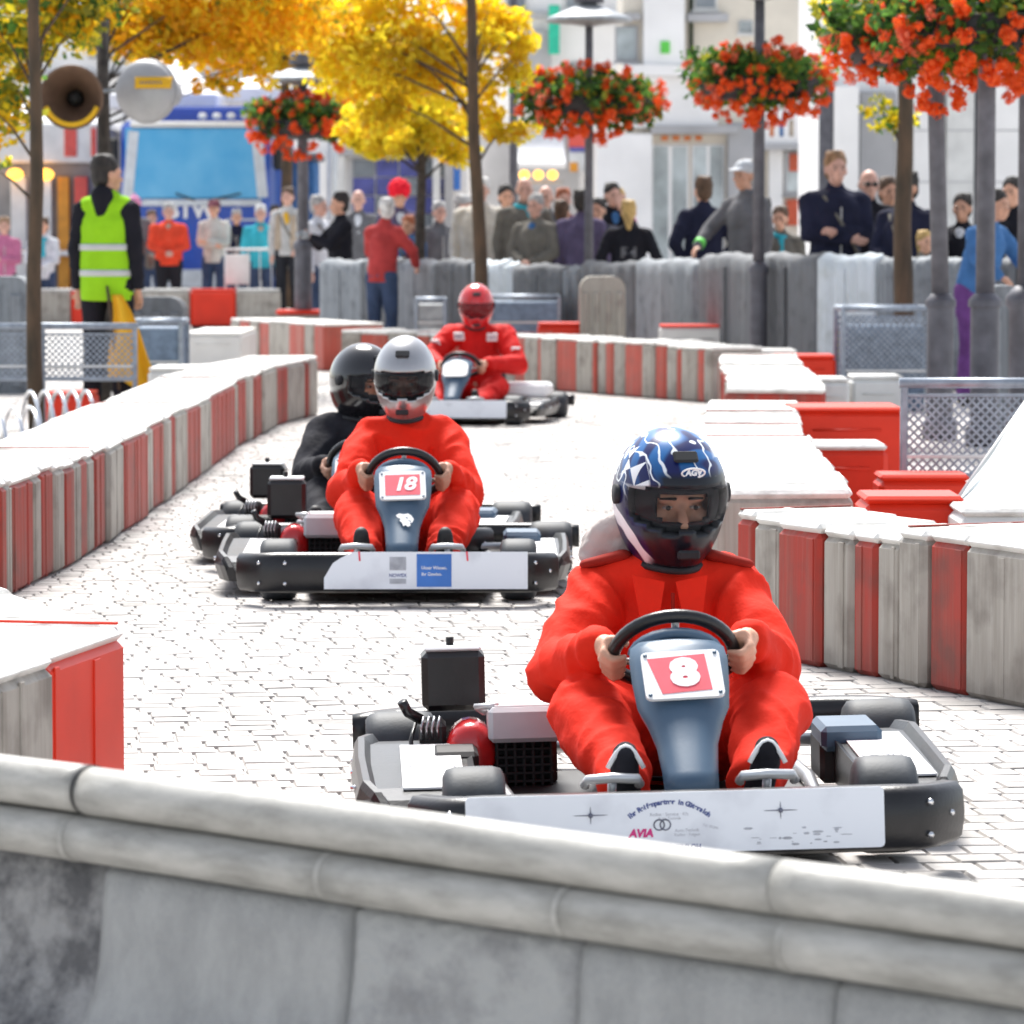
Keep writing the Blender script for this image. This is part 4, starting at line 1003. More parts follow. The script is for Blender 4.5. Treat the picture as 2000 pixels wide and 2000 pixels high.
def face_prims(m, skin=0):               # head centred on the eye line, looking along -y
    m.ell((0, .005, .03), (.075, .095, .10), 20, 14); m.ell((0, -.035, -.055), (.052, .055, .06), 16, 10)
    m.ell((0, -.055, -.085), (.03, .028, .024), 12, 8); m.cap((0, -.088, .005), (0, -.112, -.028), .009, .014, 8); m.ell((0, -.098, -.034), (.019, .012, .010), 10, 6)
    m.cap((-.045, -.078, .028), (.045, -.078, .028), .013, .013, 8); m.ell((-.05, -.06, -.02), (.024, .026, .022), 10, 8); m.ell((.05, -.06, -.02), (.024, .026, .022), 10, 8)
    m.cap((-.02, -.090, -.060), (.02, -.090, -.060), .008, .008, 8); m.cap((-.016, -.088, -.070), (.016, -.088, -.070), .008, .008, 8)
    for s_ in (-1, 1): m.ell((s_ * .078, .01, 0), (.012, .022, .032), 8, 8)
def xform(mb, T):
    mb.v = [tuple(T @ Vector(p)) for p in mb.v]; return mb
def eyes(parent, T, brow='eye_dark', open_=True):
    for s_ in (-1, 1):
        q = MB(); q.ell((s_ * .031, -.0855, .006), (.0125, .007, .0046), 12, 8); o = xform(q, T).build('eye', 'eye_white', parent)
        q = MB(); q.ell((s_ * .031 + .001, -.0915, .006), (.0058, .003, .0058), 10, 6); xform(q, T).build('iris', 'eye_dark', o)
        q = MB(); q.cap((s_ * .016, -.0955, .0265), (s_ * .048, -.088, .026), .0034, .0024, 8); xform(q, T).build('eyebrow', brow, parent)

def grip_hand(m, c, tang, out, side):
    """right-size fist: palm outside the rim, four bent fingers closing round it, thumb along it.
    c = rim point, tang = direction along the rim (towards the thumb), out = from wheel centre outwards, axis = towards the driver"""
    t = Vector(tang).normalized(); o = Vector(out).normalized(); ax = t.cross(o).normalized()
    if ax.y < 0: ax = -ax
    c = Vector(c)
    palm = c + ax * .022 + o * .012
    m.cap(palm - t * .030, palm + t * .030, .021, .021, 10, flat=(ax, .75)); m.ell(palm + o * .006, (.026, .026, .026), 10, 8)
    for k, (d, r, L) in enumerate(((.030, .0098, 1.0), (.010, .0102, 1.08), (-.010, .0098, 1.0), (-.029, .0086, .84))):
        b0 = c + t * d
        p0 = b0 + ax * .018 + o * .022; p1 = b0 + o * (.030 * L) - ax * .006 + t * .002; p2 = b0 + o * .010 * L - ax * .0255; p3 = b0 - o * .014 * L - ax * .016
        m.cap(p0, p1, r * 1.05, r * 1.08, 8); m.cap(p1, p2, r * 1.05, r * .95, 8); m.cap(p2, p3, r * .95, r * .78, 8)
    th0 = palm + t * .018 - o * .004; th1 = c + t * .045 + ax * .018 - o * .012; th2 = c + t * .058 - ax * .006 - o * .016
    m.cap(th0, th1, .0125, .0108, 8); m.cap(th1, th2, .0108, .0085, 8)
    return palm + ax * .02 + o * .012

def driver(label, kloc, krz, suit, pose, helmet_args, skin='skin', hands=True, dark=None, gloves=None, seed=1.0, wheel_turn=0.0, shoes='black_matte', sleeve=1.0):
    e = thing('person', label, 'person', kloc, krz, None)
    d = pose; hip, chest, neck, head = (Vector(d[k]) for k in ('hip', 'chest', 'neck', 'head'))
    sw = Vector((.016, .60, .372)); ax = Vector((0, .62, .60)).normalized(); xa = Vector((1, 0, 0)); ya = ax.cross(xa).normalized()
    bm_ = MB(); yaw, pit = d['yaw'], d['pitch']
    TH = Matrix.Translation(head) @ Matrix.Rotation(yaw, 4, 'Z') @ Matrix.Rotation(pit, 4, 'X')
    hm = MB(); face_prims(hm); xform(hm, TH); bm_.add(hm.v, hm.f)
    bm_.cap(neck - Vector((0, -.01, .05)), head + Vector((0, .02, -.05)), .055, .052, 12)
    su = MB(); wr = []
    for s_, a in ((-1, d['ha'][0]), (1, d['ha'][1])):
        rim = sw + xa * (.125 * math.cos(a)) + ya * (.125 * math.sin(a)); out = (rim - sw).normalized(); tang = (-xa * math.sin(a) + ya * math.cos(a)); 
        if tang.z < 0: tang = -tang
        w_ = grip_hand(bm_, rim, tang, out, s_)
        sh = Vector(d['sh']); sh.x = d['neck'][0] + s_ * d['shw']; el = Vector(d['el'][0 if s_ < 0 else 1])
        wrist = w_ + (el - w_).normalized() * .03
        bm_.cap(w_, wrist, .024, .026, 10); bm_.cap(wrist, el, .028, .04, 10); bm_.cap(el, sh, .04, .05, 10)
        k = sleeve
        su.cap(sh, el, .073 * k, .066 * k, 14); su.cap(el, wrist + (el - wrist) * .12, .066 * k, .040 * k, 14); su.ell(sh + Vector((-.02 * s_, 0, -.01)), (.074 * k, .072, .064), 14, 10)
        su.cap(wrist + (el - wrist) * .16, wrist + (el - wrist) * .05, .045 * k, .043 * k, 14)
        hp = hip + Vector((s_ * .085, -.02, 0)); kn = Vector(d['kn'][0 if s_ < 0 else 1]); an = Vector(d['an'][0 if s_ < 0 else 1])
        bm_.cap(hp, kn, .07, .05, 10); bm_.cap(kn, an, .045, .03, 10)
        su.cap(hp, kn, .102, .082, 14); su.cap(kn, an + (kn - an) * .12, .082, .056, 14); su.cap(an + (kn - an) * .2, an + (kn - an) * .06, .062, .058, 12)
        sho = MB(); toe = an + Vector((s_ * .012, -.085, .055)); heel = an + Vector((0, .01, -.045))
        sho.cap(heel, toe, .032, .030, 12); sho.cap(an, heel, .034, .034, 12); sho.cap(toe, toe + Vector((0, -.02, .03)), .031, .027, 12)
        me = blob(sho, .007, 3, 'shoe', (shoes,)); so = put('shoe', me, e)
        if d.get('toe_white'):
            q = MB(); q.tube([toe + Vector((-.036 + .072 * i / 8, -.034, .004 + .044 * math.sin(PI * i / 8))) for i in range(9)], .0055, 6); q.build('toe_rim', 'plate_white', so)
    su.cap(hip + Vector((0, 0, .02)), chest, .15, .155, 18, flat=((0, 1, 0), .75)); su.cap(chest, neck - Vector((0, 0, .075)), .165, .13, 18, flat=((0, 1, 0), .72))
    su.cap(neck + Vector((-d['shw'] + .03, 0, -.045)), neck + Vector((d['shw'] - .03, 0, -.045)), .07, .07, 14)
    su.ell(hip, (.165, .14, .10), 16, 10); su.cap(neck - Vector((0, .0, .05)), neck + Vector((0, -.01, -.005)), .082, .068, 14)
    bm_.cap(hip, chest, .11, .12, 12); bm_.cap(chest, neck - Vector((0, 0, .06)), .12, .08, 12)
    me = blob(bm_, .0058, 3, 'body', (gloves and skin or skin,)); put('body', me, e)
    sm_ = blob(su, .0095, 3, 'racing_suit', (suit,), folds=d.get('folds', .008), fscale=8.5, seed=seed); put('racing_suit', sm_, e)
    eyes(e, TH)
    ha = dict(helmet_args); hl = ha.pop('loc', None)
    h = helmet(e, head + TH.to_3x3() @ Vector((0, .008, .006)), yaw, pit, **ha)
    return e, h, TH

# helmet paint of the nearest driver: blue shell, white flames and checks, dark chin
def flame_paint():
    m = bpy.data.materials.new('flame_helmet'); m.use_nodes = True; t = m.node_tree; b = t.nodes['Principled BSDF']; L = t.links.new; N = t.nodes.new
    b.inputs['Roughness'].default_value = .30; b.inputs['Coat Weight'].default_value = .06; b.inputs['Specular IOR Level'].default_value = .35
    tc = N('ShaderNodeTexCoord'); sp = N('ShaderNodeSeparateXYZ'); L(tc.outputs['Object'], sp.inputs[0])
    def wave(rot, sc, dist, lo, hi, dsc=2.0):
        mp = N('ShaderNodeMapping'); mp.inputs['Rotation'].default_value = rot; L(tc.outputs['Object'], mp.inputs['Vector'])
        w_ = N('ShaderNodeTexWave'); w_.inputs['Scale'].default_value = sc; w_.inputs['Distortion'].default_value = dist; w_.inputs['Detail'].default_value = 1; w_.inputs['Detail Scale'].default_value = dsc
        L(mp.outputs[0], w_.inputs['Vector']); r = N('ShaderNodeMapRange'); r.inputs['From Min'].default_value = lo; r.inputs['From Max'].default_value = hi; L(w_.outputs['Fac'], r.inputs['Value']); return r.outputs[0]
    def mixc(f, a, c):
        x = N('ShaderNodeMix'); x.data_type = 'RGBA'; L(f, x.inputs['Factor'])
        if isinstance(a, tuple): x.inputs['A'].default_value = a + (1,)
        else: L(a, x.inputs['A'])
        if isinstance(c, tuple): x.inputs['B'].default_value = c + (1,)
        else: L(c, x.inputs['B'])
        return x.outputs['Result']
    def rng(sock, lo, hi):
        r = N('ShaderNodeMapRange'); r.inputs['From Min'].default_value = lo; r.inputs['From Max'].default_value = hi; L(sock, r.inputs['Value']); return r.outputs[0]
    def mul(a, c):
        x = N('ShaderNodeMath'); x.operation = 'MULTIPLY'; L(a, x.inputs[0]); L(c, x.inputs[1]); return x.outputs[0]
    blue = mixc(wave((.4, .3, .9), 5, 6, .3, .7), (.006, .012, .09), (.02, .13, .36))
    crown = rng(sp.outputs['Z'], .02, .11)
    c = mixc(crown, (.012, .012, .07), blue)
    lines = mul(wave((.2, .5, .2), 7, 7, .93, .98, 3.0), rng(sp.outputs['Z'], .01, .05)); c = mixc(lines, c, (.80, .84, .88))
    # slanted checks on the wearer's right side
    mp = N('ShaderNodeMapping'); mp.inputs['Rotation'].default_value = (.35, .25, .5); L(tc.outputs['Object'], mp.inputs['Vector'])
    ck = N('ShaderNodeTexChecker'); ck.inputs['Scale'].default_value = 24; L(mp.outputs[0], ck.inputs['Vector'])
    band = mul(rng(sp.outputs['X'], -.075, -.08), mul(rng(sp.outputs['X'], -.118, -.112), rng(sp.outputs['Z'], .035, .045)))
    c = mixc(mul(ck.outputs['Fac'], band), c, (.82, .84, .86))
    sl = mul(wave((0, .75, .2), 4.2, 3, .72, .8), mul(rng(sp.outputs['X'], -.05, -.065), rng(sp.outputs['Z'], .05, .04))); c = mixc(sl, c, (.80, .82, .86))
    sr = mul(wave((0, -.9, .2), 4.2, 3, .80, .88), rng(sp.outputs['X'], .07, .09)); c = mixc(sr, c, (.76, .78, .86))
    chin = mul(rng(sp.outputs['Y'], -.085, -.10), rng(sp.outputs['Z'], -.035, -.05)); c = mixc(chin, c, (.008, .010, .014))
    brow = mul(rng(sp.outputs['Y'], -.06, -.075), mul(rng(sp.outputs['Z'], .085, .07), rng(sp.outputs['X'], -.07, -.05))); c = mixc(brow, c, (.008, .010, .016))
    L(c, b.inputs['Base Color']); return m
M['flame_helmet'] = flame_paint()

d1, h1, T1 = driver('driver in a plain red suit and blue flame helmet steering kart 8', K1[0], K1[1], 'suit_red',
    dict(hip=(.04, 1.13, .15), chest=(.035, 1.10, .34), neck=(.03, 1.10, .53), head=(.037, 1.06, .668), yaw=R(11), pitch=R(6), sh=(0, 1.10, .462), shw=.148,
         el=((-.215, .90, .315), (.238, .90, .325)), ha=(PI - .02, -.12), kn=((-.165, .70, .245), (.225, .70, .25)), an=((-.105, .33, .135), (.155, .33, .145)), toe_white=True, folds=.009),
    dict(mat_name='flame_helmet', label='blue helmet with white flames and dark chin', visor='visor', visor_z=(-.036, .058)), seed=1.3, shoes='black_cloth', sleeve=1.04)
# oval badge above the visor
q = MB(); q.tube([(.026 * math.cos(2 * PI * k / 20), 0, .012 * math.sin(2 * PI * k / 20)) for k in range(20)], .0022, 6, closed=True)
bd = q.build('oval_badge', 'plate_white', h1, (.012, -.141, .083), (.42, 0, .03))
o = put('lettering', text_mesh('AGV', .018, 'plate_white', .001, .001, .2), h1); o.location = (.012, -.1425, .0835); o.rotation_euler = (PI / 2 - .42, 0, .03)
for s_, y_ in ((-1, 0), (1, 0)):
    q = MB(); q.cap((s_ * .10 + .03, 1.07, .553), (s_ * .175 + .03, 1.07, .535), .022, .018, 10, flat=((0, 0, 1), .6)); q.build('shoulder_patch', 'suit_red_dark', d1)
# open collar flaps
for s_ in (-1, 1):
    q = MB(); q.prism([(0, 0), (s_ * .07, .015), (s_ * .055, -.085), (s_ * .012, -.07)], 0, .010, T=Matrix.Translation((.03 + s_ * .012, .978, .50)) @ Matrix.Rotation(PI / 2 - .35, 4, 'X'))
    q.build('collar_flap', 'suit_red', d1)
q = MB(); q.box((0, 0, 0), (.008, .008, .16), b=.002); q.build('zip', 'suit_red_dark', d1, (.035, .955, .40), (-.12, 0, 0))
q = MB(); q.ell((-.065, 1.17, .575), (.085, .07, .06), 16, 10); q.ell((-.115, 1.16, .545), (.045, .05, .04), 12, 8); q.ell((.02, 1.2, .57), (.12, .06, .06), 14, 8); q.cap((-.10, 1.13, .60), (-.06, 1.12, .62), .03, .03, 10)
put('hood', blob(q, .008, 3, 'hood', ('hood_grey',), folds=.006, fscale=12), d1)

d2, h2, T2_ = driver('driver in a red suit and silver helmet steering kart 18', K2[0], K2[1], 'suit_red',
    dict(hip=(.03, 1.13, .15), chest=(.025, 1.12, .34), neck=(.02, 1.12, .535), head=(.012, 1.08, .68), yaw=R(-4), pitch=R(8), sh=(0, 1.10, .468), shw=.150,
         el=((-.205, .90, .31), (.235, .90, .31)), ha=(PI + .05, -.05), kn=((-.155, .70, .255), (.20, .70, .255)), an=((-.115, .33, .13), (.15, .33, .13)), folds=.010),
    dict(mat_name='white_helmet', label='silver helmet with dark visor', visor='visor_dark', visor_z=(-.045, .05), size=.93), skin='skin_tan', seed=4.1, sleeve=.93)
d2.scale.z = 1.07
d3, h3, T3_ = driver('driver in black jacket and black helmet half hidden behind kart 18', K3[0], K3[1], 'black_cloth',
    dict(hip=(.02, 1.13, .15), chest=(.0, 1.12, .34), neck=(-.02, 1.11, .53), head=(-.02, 1.07, .665), yaw=R(38), pitch=R(6), sh=(0, 1.10, .47), shw=.165,
         el=((-.235, .92, .31), (.25, .90, .30)), ha=(PI - .25, .1), kn=((-.15, .72, .24), (.18, .72, .25)), an=((-.12, .33, .13), (.14, .33, .13)), folds=.007),
    dict(mat_name='black_helmet', label='glossy black helmet', visor='visor', visor_z=(.0, .06)), seed=6.6)
d4, h4, T4_ = driver('driver in a patched red racing suit and red helmet on the farthest kart', K4[0], K4[1], 'race_red',
    dict(hip=(.05, 1.13, .17), chest=(.05, 1.14, .40), neck=(.05, 1.16, .63), head=(.04, 1.10, .77), yaw=R(10), pitch=R(12), sh=(0, 1.13, .58), shw=.185,
         el=((-.26, .95, .42), (.35, .95, .38)), ha=(PI - .1, .0), kn=((-.17, .70, .245), (.24, .72, .24)), an=((-.12, .33, .13), (.15, .33, .13)), folds=.007),
    dict(mat_name='red_helmet', label='red helmet with dark red visor', visor='visor_red', visor_z=(-.05, .058)), seed=9.2, gloves=True, sleeve=1.05)
for (x, y, z, rx, rzz, s_) in ((-.065, 1.005, .575, .35, -.1, 1), (.165, 1.005, .57, .35, .25, 1), (-.22, .97, .53, .5, -.5, .9), (.33, .965, .48, .5, .6, .9)):
    q = MB(); q.box((0, 0, 0), (.075 * s_, .012, .06 * s_), b=.003); p = q.build('sponsor_patch', 'plate_white', d4, (x, y, z), (rx, 0, rzz))
    o = put('lettering', text_mesh('KART', .024, 'print_blue', .001), p, (0, -.0065, 0), (PI / 2, 0, 0))
# ------------------------------------------------------------------ people
def cloth(name, col, var=.15): 
    if name not in M: M[name] = mat(name, col, .85, var=var, scale=7, bump=.35, bscale=22, spec=.12)
    return name
HAIR = dict(brown=(.10, .055, .03), dark=(.025, .02, .018), grey=(.42, .41, .40), white=(.62, .61, .60), blond=(.52, .34, .12), red=(.35, .10, .04), lightbrown=(.28, .16, .08))
for k_, v_ in HAIR.items(): M['hair_' + k_] = mat('hair_' + k_, v_, .7, var=.35, scale=30, bump=.5, bscale=60, stretch=(1, 1, .3))

def arm_pose(kind, s_, sx):              # shoulder is at (sx*s_, 0, 1.44); returns elbow, wrist
    if kind == 'down': return (s_ * (sx + .06), .03, 1.14), (s_ * (sx + .05), -.04, .88)
    if kind == 'cross': return (s_ * (sx + .025), -.06, 1.16), (-s_ * .06, -.22, 1.15 + .03 * s_)
    if kind == 'pocket': return (s_ * (sx + .12), .06, 1.16), (s_ * (sx - .02), -.07, .96)
    if kind == 'fold': return (s_ * (sx + .05), -.06, 1.15), (s_ * .05, -.24, 1.06)
    if kind == 'face': return (s_ * (sx + .06), -.16, 1.22), (s_ * .06, -.16, 1.50)
    if kind == 'rest': return (s_ * (sx + .10), -.16, 1.20), (s_ * (sx + .02), -.38, 1.05)
    if kind == 'camera': return (s_ * (sx + .02), -.18, 1.20), (s_ * .05, -.34, 1.30)
    if kind == 'flag': return (s_ * (sx + .045), .03, 1.14), (s_ * (sx + .05), -.02, .86)
    return (s_ * (sx + .06), .03, 1.14), (s_ * (sx + .05), -.04, .88)

def hem(me, z):                          # a straight lower edge
    for v in me.vertices:
        if v.co.z < z: v.co.z = z + (v.co.z - z) * .06
    return me
def hand(m, el, wr, big=1.0):
    el, wr = Vector(el), Vector(wr); d = (wr - el).normalized(); side = d.cross(Vector((0, 1, 0)))
    if side.length < .1: side = d.cross(Vector((1, 0, 0)))
    side.normalize(); nrm = side.cross(d).normalized()
    c = wr + d * .045; m.cap(wr, c, .027, .032, 8, flat=(nrm, .6))
    for k in range(4):
        b0 = c + side * (.027 - .018 * k) + d * .012; L = (.062, .070, .066, .052)[k]; b1 = b0 + d * L * .55 + nrm * .006; b2 = b1 + d * L * .4 + nrm * .022
        m.cap(b0, b1, .0095, .009, 6); m.cap(b1, b2, .009, .0075, 6)
    t0 = wr + side * .024 + d * .015; m.cap(t0, t0 + side * .03 + d * .035 + nrm * .01, .011, .0085, 6)

def person(label, px, ptop, Y, Hh=1.74, yaw=0.0, top='c_navy', legs='c_jeans', hair='brown', skin='skin', arms=('down', 'down'), hat=None, group=None, build=1.0, lean=0.0, base=None, turn=0.0,
           bald=False, extras=None, hood=False, sink=None, collar=None, tilt=0.0, vox=.016):
    """px = photo column of the head, ptop = photo row of the head's top"""
    p = P(px, ptop, Y); sc = Hh / 1.76; gz = p.z - Hh if sink is None else sink
    e = thing('person', label, 'person', (p.x, Y, gz), yaw, group); e.scale = (sc, sc, sc)
    sx = .168 * build
    def ln(v):                            # forward lean about the hips
        v = Vector(v)
        if v.z > .95: v = Vector((v.x, v.y - (v.z - .95) * lean, v.z - (v.z - .95) * abs(lean) * .18))
        return v
    HT = Matrix.Translation(ln((0, -.01, 1.645))) @ Matrix.Rotation(turn, 4, 'Z') @ Matrix.Rotation(tilt, 4, 'X')
    b = MB(); hm = MB(); face_prims(hm); xform(hm, HT); b.add(hm.v, hm.f)
    j = MB(); l = MB()
    b.cap(ln((0, .015, 1.44)), ln((0, .0, 1.60)), .055, .05, 10)
    b.cap(ln((0, 0, 1.0)), ln((0, 0, 1.32)), .11 * build, .115 * build, 12, flat=((0, 1, 0), .6)); j.cap(ln((0, .005, .96)), ln((0, 0, 1.30)), .158 * build, .172 * build, 16, flat=((0, 1, 0), .74))
    j.cap(ln((0, 0, 1.30)), ln((0, .01, 1.41)), .170 * build, .125, 14, flat=((0, 1, 0), .72)); j.cap(ln((-sx + .03, .01, 1.425)), ln((sx - .03, .01, 1.425)), .062, .062, 12)
    j.cap(ln((0, .01, .89)), ln((0, .005, 1.02)), .168 * build, .166 * build, 14, flat=((0, 1, 0), .74)); j.cap(ln((0, .02, 1.44)), ln((0, .012, 1.51)), .078, .066, 12)
    if hood: j.ell(ln((0, .10, 1.46)), (.12, .07, .08), 12, 8)
    for s_, kind in ((-1, arms[0]), (1, arms[1])):
        sh = ln((s_ * sx, .01, 1.408)); j.cap(ln((0, .02, 1.475)), ln((s_ * sx * .8, .012, 1.425)), .056, .054, 10); el, wr = arm_pose(kind, s_, sx); el, wr = ln(el), ln(wr)
        b.cap(sh, el, .045, .036, 8); b.cap(el, wr, .036, .025, 8); hand(b, el, wr)
        j.cap(sh, el, .074, .060, 12); j.ell(sh, (.078, .075, .072), 12, 8); j.cap(el, wr + (el - wr) * .08, .058, .042, 12)
        hp = (s_ * .09, .01, .92); kn = (s_ * .105, -.015, .50); an = (s_ * .11, .02, .09)
        b.cap(hp, kn, .07, .05, 8); b.cap(kn, an, .045, .035, 8)
        l.cap(hp, kn, .10 * build, .072, 12); l.cap(kn, an, .070, .062, 12)
        q = MB(); q.cap((s_ * .11, .03, .045), (s_ * .125, -.13, .035), .045, .036, 10); q.build('shoe', 'black_matte', e)
    l.ell((0, .01, .93), (.158 * build, .118, .11), 14, 8)
    kx = int(px * 7) % 10; dp = .172 * build * .74
    if abs(yaw) < .75 and not extras:          # open collar with a shirt, a zip, or a scarf
        if kx < 4:
            q = MB(); q.cap(ln((0, -dp + .012, 1.26)), ln((0, -.095, 1.44)), .018, .045, 10, flat=((0, 1, 0), .5)); q.build('shirt_front', ('c_white', 'c_palegrey', 'c_blue', 'c_beige')[kx % 4], e)
        elif kx < 7:
            q = MB(); q.cap(ln((0, -dp - .004, .96)), ln((0, -dp - .004, 1.36)), .007, .007, 6); q.build('zip', 'c_palegrey' if top != 'c_palegrey' else 'c_black', e)
        else:
            q = MB(); q.tube([ln((.082 * math.cos(2 * PI * k / 16), .012 + .085 * math.sin(2 * PI * k / 16), 1.475 - .02 * math.sin(2 * PI * k / 16 + 1.6))) for k in range(16)], .026, 8, closed=True); q.cap(ln((.03, -.10, 1.45)), ln((.045, -dp - .006, 1.22)), .03, .034, 8, flat=((0, 1, 0), .45)); q.build('scarf', ('c_maroon', 'c_beige', 'c_turq')[kx % 3], e)
    if int(px * 3) % 5 == 1:                  # shoulder bag
        q = MB(); q.tube([ln((-.13, .10, 1.44)), ln((-.11, -.09, 1.44)), ln((0, -dp - .012, 1.25)), ln((.15, -dp * .8, 1.0)), ln((.19, 0, .93))], .014, 6); q.box(ln((.22, .02, .86)), (.09, .24, .22), b=.03); q.build('shoulder_bag', 'c_khaki' if top != 'c_khaki' else 'c_black', e)
    put('body', blob(b, vox * .75, 2, 'body', (skin,)), e)
    put('jacket', hem(blob(j, vox, 2, 'jacket', (top,), folds=.007, fscale=8, seed=px * .01), .875), e)
    put('trousers', blob(l, vox, 2, 'trousers', (legs,), folds=.006, fscale=8, seed=px * .013), e)
    eyes(e, HT)
    hr = MB()
    if not bald:
        hr.ell((0, .022, .062), (.086, .100, .088), 18, 12); hr.ell((0, .050, .0), (.078, .062, .09), 14, 10)
        if hair in ('blond', 'long'): hr.cap((0, .075, .02), (0, .085, -.16), .06, .03, 12)
        for k in range(10):
            a = k * 2.4; hr.ell((.05 * math.cos(a), .03 + .05 * math.sin(a), .115 + .01 * math.sin(k)), (.03, .03, .025), 8, 6)
    else:
        hr.cap((-.074, .02, .01), (-.05, .085, .0), .018, .03, 8); hr.cap((.074, .02, .01), (.05, .085, .0), .018, .03, 8); hr.cap((-.05, .085, .0), (.05, .085, .0), .03, .03, 8)
    xform(hr, HT); put('hair', blob(hr, .011, 1, 'hair', ('hair_' + hair,), folds=.004, fscale=30), e)
    if hat:
        kind, hm_ = hat; q = MB()
        if kind == 'cap':
            q.ell((0, .015, .075), (.094, .110, .075), 18, 12); q.cap((-.04, -.10, .062), (.04, -.10, .062), .03, .03, 10, flat=((0, 0, 1), .35)); q.cap((-.03, -.13, .055), (.03, -.13, .055), .03, .03, 10, flat=((0, 0, 1), .3))
        elif kind == 'beanie':
            q.ell((0, .012, .075), (.095, .112, .088), 18, 12); q.ell((0, .01, .168), (.03, .03, .028), 10, 8); q.tube([(.092 * math.cos(a), .012 + .108 * math.sin(a), .045) for a in [2 * PI * k / 20 for k in range(20)]], .016, 8, closed=True)
        elif kind == 'pom':
            q.ell((0, .012, .085), (.115, .125, .11), 18, 12)
            for k in range(40):
                a = k * 2.39996; z = 1 - k / 20; r = math.sqrt(max(0, 1 - z * z)); q.ell((.105 * r * math.cos(a), .012 + .115 * r * math.sin(a), .085 + .10 * z), .028, 8, 6)
        elif kind == 'hat':
            q.ell((0, .012, .085), (.095, .112, .085), 18, 12); q.lathe([(.15, .045), (.155, .05), (.15, .055), (.09, .062)], 24)
        xform(q, HT); put('hat', blob(q, .010, 1, 'hat', (hm_,), folds=.002, fscale=20), e)
    if extras: extras(e, ln, HT, sx)
    return e

cl = cloth
cl('c_navy', (.020, .022, .045)); cl('c_black', (.016, .016, .022)); cl('c_jeans', (.05, .075, .14)); cl('c_darkpants', (.025, .026, .032)); cl('c_white', (.62, .64, .68)); cl('c_redsweater', (.74, .075, .035)); cl('c_cream', (.58, .55, .50))
cl('c_turq', (.05, .42, .52)); cl('c_greyjkt', (.14, .14, .15)); cl('c_purple', (.11, .09, .16)); cl('c_pink', (.50, .16, .28)); cl('c_pinkhat', (.62, .26, .42)); cl('c_redjkt', (.40, .05, .05)); cl('c_palegrey', (.50, .50, .49)); cl('c_hotred', (.85, .02, .04))
cl('c_blue', (.06, .16, .36)); cl('c_hiviz', (.30, .62, .02), .06); cl('c_beige', (.42, .34, .26)); cl('c_khaki', (.17, .16, .14)); cl('c_orange', (.62, .19, .06)); cl('c_cap', (.52, .54, .57)); cl('c_maroon', (.16, .05, .07))
M['reflective'] = mat('reflective', (.50, .52, .52), .4, .2, var=.06); M['flag_yellow'] = mat('flag_yellow', (.72, .40, .01), .75, var=.1, scale=4, bump=.2)
M['wrist_green'] = mat('wrist_green', (.12, .62, .08), .6)

# marshal with the yellow flag
def marshal_kit(e, ln, HT, sx):
    v = MB(); v.cap((0, .005, .84), (0, 0, 1.28), .184, .190, 18, flat=((0, 1, 0), .80)); v.cap((0, 0, 1.28), (0, .01, 1.42), .190, .14, 16, flat=((0, 1, 0), .80)); v.cap((-.12, .01, 1.435), (.12, .01, 1.435), .074, .074, 12)
    ob = put('safety_vest', hem(blob(v, .012, 2, 'safety_vest', ('c_hiviz',), folds=.004, fscale=7, seed=3), .80), e)
    for z, rx, ry in ((1.16, .190, .153), (.985, .186, .150)):
        q = MB(); n = 36
        q.loft([[((rx + .006 + d) * math.cos(2 * PI * k / n), .003 + (ry + .006 + d) * math.sin(2 * PI * k / n), zz) for k in range(n)] for d, zz in ((0, z - .022), (.003, z - .02), (.003, z + .02), (0, z + .022))], sm=True)
        q.build('reflective_band', 'reflective', ob)
    q = MB(); q.cap((0, .09, 1.50), (0, .12, 1.33), .085, .02, 12, flat=((0, 1, 0), .6)); put('hood', blob(q, .01, 2, 'hood', ('c_black',)), e)
fm = person('marshal in bright green safety vest with black sleeves, seen from behind', 208, 305, 28.6, 1.80, R(165), 'c_black', 'c_black', 'dark', 'skin_tan', ('flag', 'flag'), build=.98, extras=marshal_kit, turn=R(-42), sink=0.0, vox=.013)
fm.location.x += .0
# flag in the marshal's hand
fl = thing('yellow_flag', 'yellow flag held low by the marshal in green', 'flag', (XW(225, 28.4), 28.4, 0), 0)
V = []; F = []; n = 18
for i in range(n + 1):
    for j in range(n + 1):
        u = i / n; v = j / n; wd = .07 + .31 * u
        x = (v - .40) * wd * 1.0 + .10 * u + .015 * math.sin(u * 6); z = .86 - .60 * u - .06 * v * u + .03 * math.sin(v * 8) * u; y = .07 * math.sin(v * 9 + u * 2) * (.25 + u) * .8
        V.append((x, y, z))
for i in range(n):
    for j in range(n):
        k = i * (n + 1) + j; F.append([k, k + 1, k + n + 2, k + n + 1])
m = MB(); m.add(V, F, sm=True); o = m.build('flag_cloth', 'flag_yellow', fl, recalc=False); md = o.modifiers.new('t', 'SOLIDIFY'); md.thickness = .004
MB().cyl((-.06, .02, .92), (.02, .02, .20), .010, 8).build('flag_stick', 'bark', fl)

